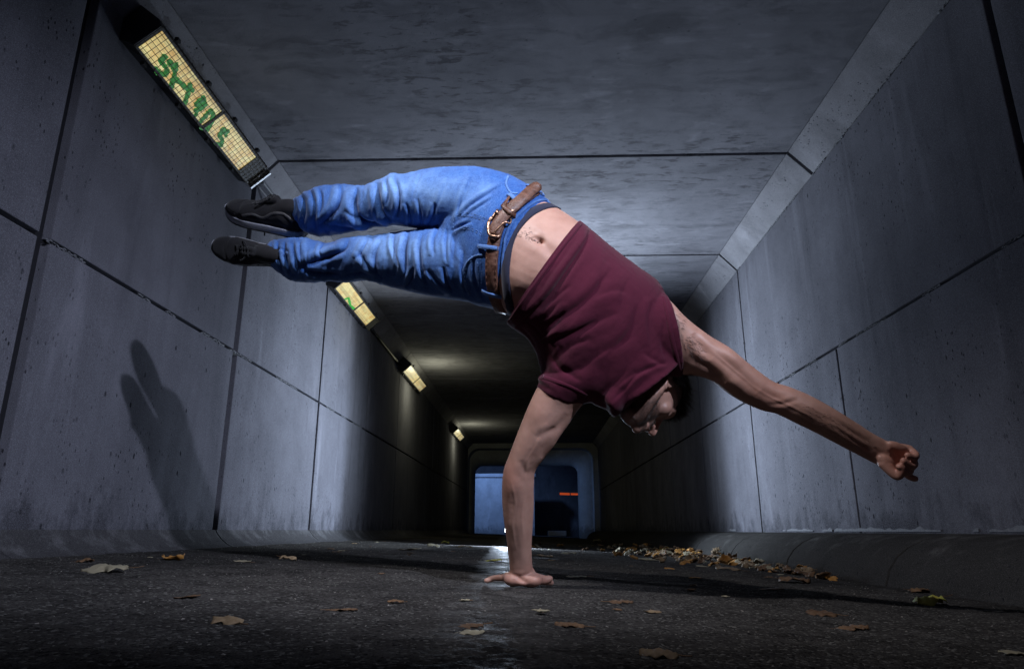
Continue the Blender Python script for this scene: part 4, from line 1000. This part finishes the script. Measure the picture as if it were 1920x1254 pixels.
# ------------------------------------------------------------------ shoes
def shoe(toe, heel, up, leg_to, side, lace_drop):
    toe = Vector(toe); heel = Vector(heel); L_ = (toe-heel); ln = L_.length; L_ = L_.normalized()
    N_ = (Vector(up)-L_*Vector(up).dot(L_)).normalized(); W_ = L_.cross(N_).normalized()*side    # W_: outer side
    k = ln/0.300
    X = lambda s, y, z: toe-L_*(s*ln)+W_*(y*k/1000)+N_*(z*k/1000)
    prof = [(0.0,10,14,26),(0.025,24,11,38),(0.07,34,8,45),(0.14,43,5,50),(0.24,49,3,55),(0.34,50,2,62),(0.44,47,2,71),(0.54,43,3,79),(0.64,40,4,86),(0.74,38,4,90),(0.84,37,4,90),(0.93,34,5,86),(0.985,24,8,78),(1.0,10,16,66)]
    rows = resample(prof, 5); n = 36; V = []
    for s, w_, z0, z1 in rows:
        cy = 3*math.sin(s*math.pi)-4*(s < 0.3)*(0.3-s)/0.3
        for j in range(n):
            a = 2*math.pi*j/n; c_, s_ = math.cos(a), math.sin(a)
            zz = (z0+z1)/2+(z1-z0)/2*np.sign(s_)*abs(s_)**0.85; ww = w_*np.sign(c_)*abs(c_)**0.75
            f_top = 1-0.34*max(0, s_)**1.3*(s > 0.25)*min(1, (s-0.25)/0.25); V.append(X(s, cy+ww*f_top, zz))
    m_ = len(rows); F = [(i*n+j, i*n+(j+1) % n, (i+1)*n+(j+1) % n, (i+1)*n+j) for i in range(m_-1) for j in range(n)]+[tuple(range(n))[::-1], tuple((m_-1)*n+j for j in range(n))]
    b = MB(); b.add(V, F)
    chain(b, [X(.70,0,68), X(.80,0,78), X(.92,0,82)], [.031*k, .031*k, .028*k], 20)        # padded ankle collar
    chain(b, [X(.50,-6,78), X(.58,-9,90), X(.64,-7,100)], [.009*k,.011*k,.010*k], 14); chain(b, [X(.50,6,78), X(.58,9,90), X(.64,7,100)], [.009*k,.011*k,.010*k], 14)   # tongue
    sc = Sculpt(remesh(b, 0.0030, 4, 0.5))
    loc = (sc.co-np.array(toe)) @ np.array([-L_, W_, N_]).T/k*1000; s_ = loc[:,0]/300
    sc.co += sc.n*(0.0022*(np.exp(-((s_-0.20-0.0009*np.abs(loc[:,1]))/0.018)**2)))[:,None]*-1
    sc.co += sc.n*(0.0020*np.exp(-((s_-0.78+0.003*(loc[:,2]-40))/0.05)**2)*(np.abs(loc[:,1]) > 20))[:,None]
    sc.co += sc.n*(0.0010*fbm(sc.co*50, 3, 3))[:,None]; sc.upd()
    root = link('shoe', sc.me, M['mesh_black'], person, True); sb_ = bvh_of(sc.me)
    # midsole and outsole
    def slab(name, z0, z1, grow, mat, s0=0.0, s1=1.0):
        mm = MB(); nn = 40; out = []
        rr = resample(prof, 4)
        for (s, w_, a0, a1) in rr:
            out.append((s, w_+grow, a0))
        left = [(s, -w_, a0) for s, w_, a0 in out]; right = [(s, w_, a0) for s, w_, a0 in out][::-1]
        loop = left+right; cyf = lambda s: 3*math.sin(s*math.pi)-4*(s < 0.3)*(0.3-s)/0.3
        spring = lambda s: 16*max(0, 0.16-s)/0.16*max(0, (0.16-s)/0.16)
        lo = [X(s-0.006 if s < 0.02 else s, cyf(s)+w_*0.98, z0+spring(s)) for s, w_, _ in loop]; hi = [X(s-0.008 if s < 0.02 else s, cyf(s)+w_, z1+spring(s)) for s, w_, _ in loop]
        q = len(loop); mm.add(lo+hi, [(i, (i+1) % q, q+(i+1) % q, q+i) for i in range(q)])
        c = len(mm.v); h_ = len(left)
        mm.f += [(i, i+1, q-2-i, q-1-i) for i in range(h_-1)]+[(q+i, q+q-1-i, q+q-2-i, q+i+1) for i in range(h_-1)]
        return mm.build(name, mat, root, True, bevel=0.0015)
    slab('midsole', -10, 13, 3.0, M['sole_white']); slab('outsole', -15, -10, 3.6, M['rubber'])
    # toe guard, heel counter overlay
    mm = MB()
    for zz, r in ((22, .0022), (28, .0016)):
        pts = [X(s, y, zz+6*(0.12-s)) for s, y in ((.20,-46),(.10,-41),(.04,-31),(.0,-12),(-.003,0),(.0,12),(.04,31),(.10,41),(.20,46))]
        pts = [sb_.find_nearest(p)[0] for p in [Vector(v) for v in resample([list(p) for p in pts], 5)]]; mm.tube(smoothlist(pts, 3), r, 6)
    mm.build('toe_guard', M['rubber'], root, True)
    # swooping overlays on the sides
    for sd in (-1, 1):
        pts = [sb_.find_nearest(Vector(v))[:2] for v in resample([list(X(.30,sd*47,30)), list(X(.42,sd*44,42)), list(X(.55,sd*40,40)), list(X(.66,sd*37,62)), list(X(.78,sd*36,70)), list(X(.9,sd*30,50))], 6)]
        mm = MB(); ribbon(mm, [p[0]+p[1]*0.0004 for p in pts], [p[1] for p in pts], 0.010, 0.0014); mm.build('side_overlay', M['trim'], root, True)
        mm = MB()
        for r_ in range(5):
            s = .37+.045*r_; q_ = sb_.find_nearest(X(s, sd*(19-r_*.6), 68+r_*8)); mm.tube([q_[0]-q_[1]*.001, q_[0]+q_[1]*.0016], 0.0032, 8)
        mm.build('eyelets', M['trim'], root, True)
    # laces criss-crossing, a bow, and one loose end hanging across the side
    mm = MB()
    for r_ in range(5):
        s = .37+.045*r_
        for sd in (-1, 1):
            pts = [X(s, sd*20, 66+r_*8), X(s+.015, sd*9, 76+r_*8.5), X(s+.03, -sd*4, 80+r_*8.5), X(s+.045, -sd*19, 72+r_*8)]
            P_ = [sb_.find_nearest(Vector(v)) for v in resample([list(v) for v in pts], 4)]
            ribbon(mm, [a[0]+a[1]*0.0022 for a in P_], [a[1] for a in P_], 0.0055, 0.0016)
    mm.build('laces', M['lace'], root, True)
    mm = MB(); c = X(.58, 0, 92)
    for sd in (-1, 1):
        mm.tube([Vector(v) for v in resample([list(c+N_*.008), list(X(.55,sd*22,97)), list(X(.49,sd*36,86)), list(X(.47,sd*30,80)), list(X(.53,sd*10,88)), list(c+N_*.006)], 6)], 0.0024, 6)
    pts = [c+N_*.008]+[Vector(p) for p in lace_drop]
    mm.tube([Vector(v) for v in resample([list(p) for p in pts], 5)], 0.0026, 6)
    mm.build('lace_bow', M['lace'], root, True)
    return root
sh1 = shoe(P(427,396,2.47), P(574,436,2.43), CU*.80+CB*.55, None, -1, [P(503,392,2.42), P(498,415,2.41), P(496,442,2.43)])
tag(sh1, label='black trainer with white midsole, upper of the two')
sh2 = shoe(P(404,464,2.43), P(547,484,2.41), -CU*.05+CB*.99, None, -1, [P(505,470,2.36), P(490,490,2.36), P(484,497,2.38)])
tag(sh2, label='black trainer seen from above, lower of the two')
# dark socks between shoe and hem
for nm, a, b in (('sock', P(548,408,2.45), P(600,400,2.42)), ('sock', P(512,478,2.40), P(570,480,2.36))):
    q = MB(); chain(q, [a, (a+b)/2, b], [.043, .044, .045], 20); q.build(nm, M['undies'], person, True)

# ------------------------------------------------------------------ hair
R = random.Random(21)
HV = BVHTree.FromPolygons([tuple(v.co) for v in body.data.vertices], [tuple(p.vertices) for p in body.data.polygons])
hcap = MB()
ellipsoid(hcap, H(0,-16,36), [rvec*.0785, fvec*.0995, uvec*.0925], 48, 36)
hc = remesh(hcap, 0.004, 1); scn = Sculpt(hc)
loc = (scn.co-np.array(CH)) @ np.array([rvec, fvec, uvec]).T*1000
line = lambda y, x: np.where(y > 30, 62+0*y, np.where(y > 0, 18+(y)*1.45, np.where(y > -30, 12, -30.0)))
keep = loc[:,2] > line(loc[:,1]+4*fbm(loc/9, 2, 3), loc[:,0])
scn.co += scn.n*(0.0030*np.abs(fbm(np.c_[loc[:,0]/5, loc[:,1]/16, loc[:,2]/5], 3, 9))*2)[:,None]; scn.upd()
bm = bmesh.new(); bm.from_mesh(scn.me); bm.verts.ensure_lookup_table()
bmesh.ops.delete(bm, geom=[v for v in bm.verts if not keep[v.index]], context='VERTS'); bm.to_mesh(scn.me); bm.free()
hair = link('hair', scn.me, M['hair'], person, True); hair.modifiers.new('t', 'SOLIDIFY').thickness = 0.002
def strand(mb, p, d, ln, r, bend):
    p = Vector(p); d = Vector(d).normalized(); V = []; a = d.orthogonal().normalized(); b = d.cross(a)
    for k in range(4):
        t = k/3; c = p+d*ln*t+Vector(bend)*t*t*ln; rr = r*(1-t*0.85)
        V += [c+a*rr, c+(b*0.87-a*0.5)*rr, c+(-b*0.87-a*0.5)*rr]
    mb.add(V, [(i*3+j, i*3+(j+1) % 3, i*3+3+(j+1) % 3, i*3+3+j) for i in range(3) for j in range(3)])
hm = MB()
vs = [v for v in hair.data.vertices]
for k in range(5200):
    v = R.choice(vs); n_ = v.normal; l_ = [(Vector(v.co)-CH).dot(q)*1000 for q in (rvec, fvec, uvec)]
    top = max(0, min(1, (l_[2]-40)/60)); front = max(0, min(1, (l_[1])/60))
    ln_ = 0.006+0.009*top+0.045*front*top; d_ = n_*1.0+fvec*(0.5+0.7*front)*top+uvec*0.35*(l_[2] > 0)-uvec*0.2*(l_[2] < 0)+Vector((R.gauss(0,.2), R.gauss(0,.2), R.gauss(0,.2)))
    strand(hm, Vector(v.co)-n_*0.002, d_, ln_*R.uniform(.6,1.25), 0.0006, (0, 0, -0.25*R.random()))
for k in range(1500):                                 # fringe hanging off the forehead, crown tufts
    if k < 950: b_ = H(R.uniform(-58, 60), R.uniform(74, 90), R.uniform(52, 80))
    else: b_ = H(R.uniform(-30, 66), R.uniform(-50, 70), R.uniform(88, 118))
    q_ = HV.find_nearest(b_); d_ = fvec*R.uniform(.7, 1.2)+uvec*R.uniform(.2, .8)+q_[1]*0.5+rvec*R.gauss(.1, .25)-Vector((0, 0, .25))
    strand(hm, q_[0], d_, R.uniform(.018, .040), 0.0009, (0, 0, -0.2*R.random()))
hm.build('hair_strands', M['hair'], hair)
# beard and sideburn: short strands where the stubble attribute is strong
bs = MB(); at = body.data.attributes['stubble'].data; cand = [i for i in range(len(body.data.vertices)) if at[i].value > 0.35 and (Vector(body.data.vertices[i].co)-CH).length < 0.17]
for k in range(6500):
    i = R.choice(cand); v = body.data.vertices[i]; l_ = (Vector(v.co)-CH).dot(uvec)*1000
    d_ = v.normal*0.7-uvec*0.6+fvec*0.2+Vector((R.gauss(0,.3), R.gauss(0,.3), R.gauss(0,.3)))
    strand(bs, v.co, d_, R.uniform(.0025, .0050), 0.00035, (0, 0, 0))
bs.build('beard', M['beardhair'], person)
# body hair: armpit, forearm underside, belly line
bh = MB(); mv = body.data.vertices
uvb, zb_ = proj(np.array([v.co for v in mv])); nb = np.array([v.normal for v in mv]); facing = (nb @ np.array(CB)) > 0.1
def scatter(cx_, cy_, rx, ry, count, ln_, dirpx, ang=0):
    c, q = math.cos(math.radians(ang)), math.sin(math.radians(ang)); x = uvb[:,0]-cx_; y = uvb[:,1]-cy_
    w_ = np.exp(-(((x*c+y*q)/rx)**2+((-x*q+y*c)/ry)**2))*facing; idx = np.where(w_ > 0.15)[0]
    for _ in range(count):
        i = int(R.choice(idx)); 
        if R.random() > w_[i]: continue
        d_ = Vector(nb[i])*0.35+CR*(dirpx[0]+R.gauss(0,.35))-CU*(dirpx[1]+R.gauss(0,.35)); strand(bh, mv[i].co, d_, ln_*R.uniform(.5,1.3), 0.00035, (0,0,0))
scatter(1298, 648, 24, 12, 300, .010, (0.8, 0.6), 50); scatter(1270, 610, 12, 16, 200, .012, (0.6, .7)); scatter(985, 438, 14, 9, 160, .011, (0.5, .6)); scatter(1000, 450, 12, 4, 80, .009, (1, .2), 20)
scatter(1560, 800, 60, 14, 260, .007, (1, .4), 27)
bh.build('body_hair', M['beardhair'], person)

# ------------------------------------------------------------------ fallen leaves
def leafmat(name, c0, c1):
    t = NT(name); g = t.geo(); n = t.noise(g, 55, 5, 0.7); oi = t.n('ObjectInfo')
    c = t.mix(t.ramp(n, [(0.35, 0), (0.65, 1)]), c0, c1); c = t.mix(t.math('MULTIPLY', oi.outputs['Random'], 0.5), c, tuple(q*0.45 for q in c0))
    t.set(Base_Color=c, Roughness=0.7); t.bump(n, 0.5, 0.002); return t.m
LM = [leafmat('leaf_tan', (0.20,0.13,0.07), (0.32,0.23,0.13)), leafmat('leaf_brown', (0.10,0.05,0.022), (0.20,0.11,0.05)), leafmat('leaf_orange', (0.42,0.17,0.03), (0.50,0.27,0.06)),
      leafmat('leaf_pale', (0.30,0.26,0.17), (0.42,0.37,0.25)), leafmat('leaf_yellow', (0.42,0.33,0.04), (0.30,0.33,0.06))]
def leafmesh(R, size, lobes, curl, crumple):
    """one lobed blade with a midrib, curled and crumpled; ribs of vertices from stalk to tip"""
    n = 16; m_ = 9; V = []; F = []
    ph = R.uniform(0, 6); arch = R.choice([1, -1, -1])
    for i in range(n+1):
        t = i/n; wid = size*0.36*math.sin(math.pi*min(1, t*0.92+0.08))**0.7*(1+0.40*math.sin(lobes*math.pi*t*2+ph)*(0.3+t*(1-t)*2.4)+0.14*math.sin(23*t+ph*2)+0.10*R.uniform(-1,1))*(1 if 0 < i < n else 0.04)
        for j in range(m_):
            s_ = (j/(m_-1)-0.5)*2; x = (t-0.5)*size; y = s_*wid*(1+0.12*math.sin(9*t+j))
            z = arch*curl*size*(s_*s_*0.16+(t-0.5)**2*0.45+0.10*(t-0.5)*s_)+crumple*size*(math.sin(9*t+3*s_+ph)*0.045+math.sin(19*t-6*s_+ph)*0.03+math.sin(31*t+9*s_)*0.014)+0.02*size*abs(s_)**0.5
            V.append((x, y, z))
    for i in range(n):
        for j in range(m_-1): a = i*m_+j; F.append((a, a+1, a+m_+1, a+m_))
    b = MB(); b.add(V, F); zmin = min(v[2] for v in V); b.v = [(v[0], v[1], v[2]-zmin) for v in b.v]
    return b, [(-size*0.5-size*0.35*k/3, 0.0+0.02*size*k, V[m_//2][2]-zmin+0.01*size*k*(k-2)) for k in range(4)]
RL = random.Random(77)
PROT = {}
def make_leaf(mi, size, curl, crumple, loc, rz, tilt, label=None, group=None, cat='leaf'):
    key = RL.randrange(9)
    if (mi, key) not in PROT:
        R_ = random.Random(key*7+mi); b, st_ = leafmesh(R_, 1.0, [1.5, 2.5, 2, 3, 2, 1.2, 3.4, 2.2, 1.8][key], 0.7, 1.0)
        PROT[(mi, key)] = b; PROT[(mi, key, 's')] = st_
    b = PROT[(mi, key)]; me = mesh('leaf', [(v[0]*size, v[1]*size, v[2]*size*curl) for v in b.v], b.f)
    me.materials.append(LM[mi]); [setattr(p, 'use_smooth', True) for p in me.polygons]
    o = bpy.data.objects.new('leaf', me); SC.collection.objects.link(o)
    o.modifiers.new('thick', 'SOLIDIFY').thickness = 0.0007
    o.rotation_euler = (tilt[0], tilt[1], rz); o.location = loc
    sm_ = MB(); sm_.tube([(p[0]*size, p[1]*size, p[2]*size*curl) for p in PROT[(mi, key, 's')]], 0.0009, 5)
    so = sm_.build('stalk', LM[1], None, True); so.parent = o
    tag(o, label, cat, group); return o
def gp_at(u, v):
    r = Vector(ray(u, v)); d = r.normalized(); h = GBVH.ray_cast(CAMP, d)
    if h[0] is None: return None
    return h[0]
# (u, v, size px wide in photo, material, curl, crumple, label)
LV = [(196,1069,80,3,.9,1,'large pale grey-green leaf lying near the left wall'), (325,1048,44,2,1.2,1,'bright orange leaf at the foot of the left wall'), (160,1052,30,1,1.5,1,'curled brown leaf at far left by the skirting'),
 (540,1048,36,0,1.2,1,'upright orange-tan leaf just left of the long shadow band'), (453,1051,34,3,.5,1,'flat pale leaf between the skirting and the orange-tan leaf'), (424,1165,62,0,.9,1,'long tan leaf lying alone on the lower left of the path'),
 (350,1117,40,1,.4,1,'thin brown leaf flat on the dark path below the left wall'), (645,1142,44,1,.5,1,'dull brown leaf left of the planted hand, in the lower middle'), (880,1185,52,3,.5,1,'grey leaf scrap on damp asphalt below the hand'),
 (877,1172,40,1,.4,1,'dark leaf just behind the grey scrap below the hand'), (768,1029,44,3,.4,1,'pale leaf strip right of centre-left, in front of the dark tunnel'), (812,1023,24,3,1.2,1,'small rounded pale leaf in front of the dark tunnel'),
 (835,1017,16,4,1.5,1,'tiny yellow leaf standing in front of the tunnel mouth'), (872,1024,30,0,.6,1,'small tan leaf just left of the bright wet streak'), (925,1049,34,4,.5,1,'olive-brown leaf at the edge of the bright wet streak'),
 (1022,1041,32,0,.5,1,'flat tan leaf right behind the supporting wrist'), (1066,1036,30,3,.6,1,'pale curled leaf between the wrist and the leaf pile'), (1080,1079,40,3,.35,1,'narrow straight pale leaf right of the planted hand'),
 (1302,1081,24,2,.5,1,'small reddish brown leaf in the dark band before the kerb'), (1255,1064,20,2,.6,1,'small orange leaf in front of the leaf pile'), (1165,1127,46,1,.5,1,'brown leaf with a stalk right of the hand on bare asphalt'),
 (1068,1172,30,1,.7,1,'small brown leaf below and right of the hand'), (1235,1228,66,0,.9,1,'long tan curled leaf at the bottom edge right of centre'), (1540,1150,54,1,.7,1,'brown leaf on the dark asphalt at lower right'), (1600,1177,60,1,.6,1,'curled brown leaf nearest the camera at lower right'),
 (1490,1090,56,1,.9,1,'wavy brown leaf lying in front of the kerb'), (1445,1103,46,1,.4,1,'flat dark leaf left of the wavy leaf by the kerb'), (1745,1130,64,4,1.2,1,'yellow-brown crumpled leaf at the foot of the dark kerb'), (1725,1108,40,1,1,1,'brown leaf resting against the kerb behind the crumpled one'),
 (1408,1052,34,4,1.6,1,'yellow tipped leaf standing against the kerb'), (1390,1058,58,2,1.2,1,'rusty orange leaf leaning on the kerb stones'), (1365,1066,46,0,.6,1,'tan leaf in front of the rusty leaf by the kerb'), (1250,1036,46,4,1.6,1,'green and yellow leaf at the near end of the leaf pile'),
 (1278,1042,34,0,1.2,1,'pale brown leaf right beside the green and yellow leaf'), (1218,1048,44,3,.5,1,'flat tan leaf at the front of the leaf pile'), (1190,1018,22,2,2.0,1,'rust leaf standing up on top of the leaf pile'), (1120,1015,16,3,2.0,1,'white leaf tip sticking up at the far end of the pile'),
 (1318,1060,28,3,.5,1,'light leaf scrap on the path left of the rusty leaf')]
for (u, v, wpx, mi, cu_, cr_2, lab) in LV:
    p = gp_at(u, v+2)
    if p is None: continue
    zc = (p-CAMP).dot(-CB); size = min(0.24, max(0.05, wpx*zc/1280*1.0)); size = min(size, 0.17)
    make_leaf(mi, size, cu_*0.75, cr_2, (p.x, p.y, p.z-0.002), RL.uniform(-0.5, 0.5)+(math.pi if RL.random() < .5 else 0), (RL.uniform(-.08,.08)-0.10*cu_, RL.uniform(-.1,.1)), lab, 'fallen leaves')
# scraps with nothing to tell them apart
for k in range(46):
    x, y = RL.uniform(-1.45, 1.3), RL.uniform(1.0, 6.5)
    if math.hypot(x-HANDXY[0], y-HANDXY[1]) < 0.25: continue
    z = gz(x, y); make_leaf(RL.choice([1,1,0,3,1]), RL.uniform(.018, .045), RL.uniform(.3,.6), 1, (x, y, z+0.001), RL.uniform(0, 6.28), (0, 0), 'small dry leaf scrap lying flat on the open asphalt', 'small leaf scraps on the asphalt')
# the pile along the right-hand kerb: many leaves, individual objects, dense far away, thinning towards the camera
for k in range(210):
    t = RL.random()**0.7; y = 3.3+5.4*(1-t)*RL.uniform(.6,1)+1.2*t*RL.random()
    y = RL.choice([RL.uniform(4.4, 8.8), RL.uniform(4.4, 7), RL.uniform(3.2, 5)])
    wd = 0.10+0.55*min(1, max(0, (y-3.4)/3)); off = abs(RL.gauss(0, wd*0.6))*RL.choice([1,1,1.8]); x = 1.33-off
    z = gz(x, y)+max(0, 0.055*(1-off/wd))*RL.random()*min(1, (y-3)/2)
    mi_ = RL.choice([0,0,2,1,1,3,2,0])
    lab = {0:'tan', 1:'dark brown', 2:'orange', 3:'pale grey-green'}[mi_]+' leaf in the drift along the kerb, '+('at its near end' if y < 4.6 else 'in its thick middle' if y < 6.8 else 'at its far end')
    make_leaf(mi_, RL.uniform(.035, .085), RL.uniform(.6,1.8), 1, (x, y, z+0.001), RL.uniform(0, 6.28), (RL.uniform(-.5,.5), RL.uniform(-.5,.5)), lab, 'leaves drifted along the kerb')
# grit and crumbs: nobody could count them
gb = MB()
for k in range(3600):
    x, y = RL.uniform(-1.6, 1.36), 0.7+6*RL.random()**1.3
    if math.hypot(x-HANDXY[0], y-HANDXY[1]) < 0.12: continue
    z = gz(x, y); s_ = RL.uniform(.0007, .0022)*(1+0.15*y); V = [Vector((RL.uniform(-1,1)*s_*1.4, RL.uniform(-1,1)*s_*1.4, RL.uniform(-.3,1)*s_)) for _ in range(4)]
    gb.add([p+Vector((x, y, z+s_*.3)) for p in V], [(0,1,2),(0,3,1),(1,3,2),(2,3,0)])
go = gb.build('grit', plain('grit', (0.22,0.20,0.18), 0.8)); tag(go, 'loose grit and crumbs of stone scattered over the asphalt', 'grit', kind='stuff')
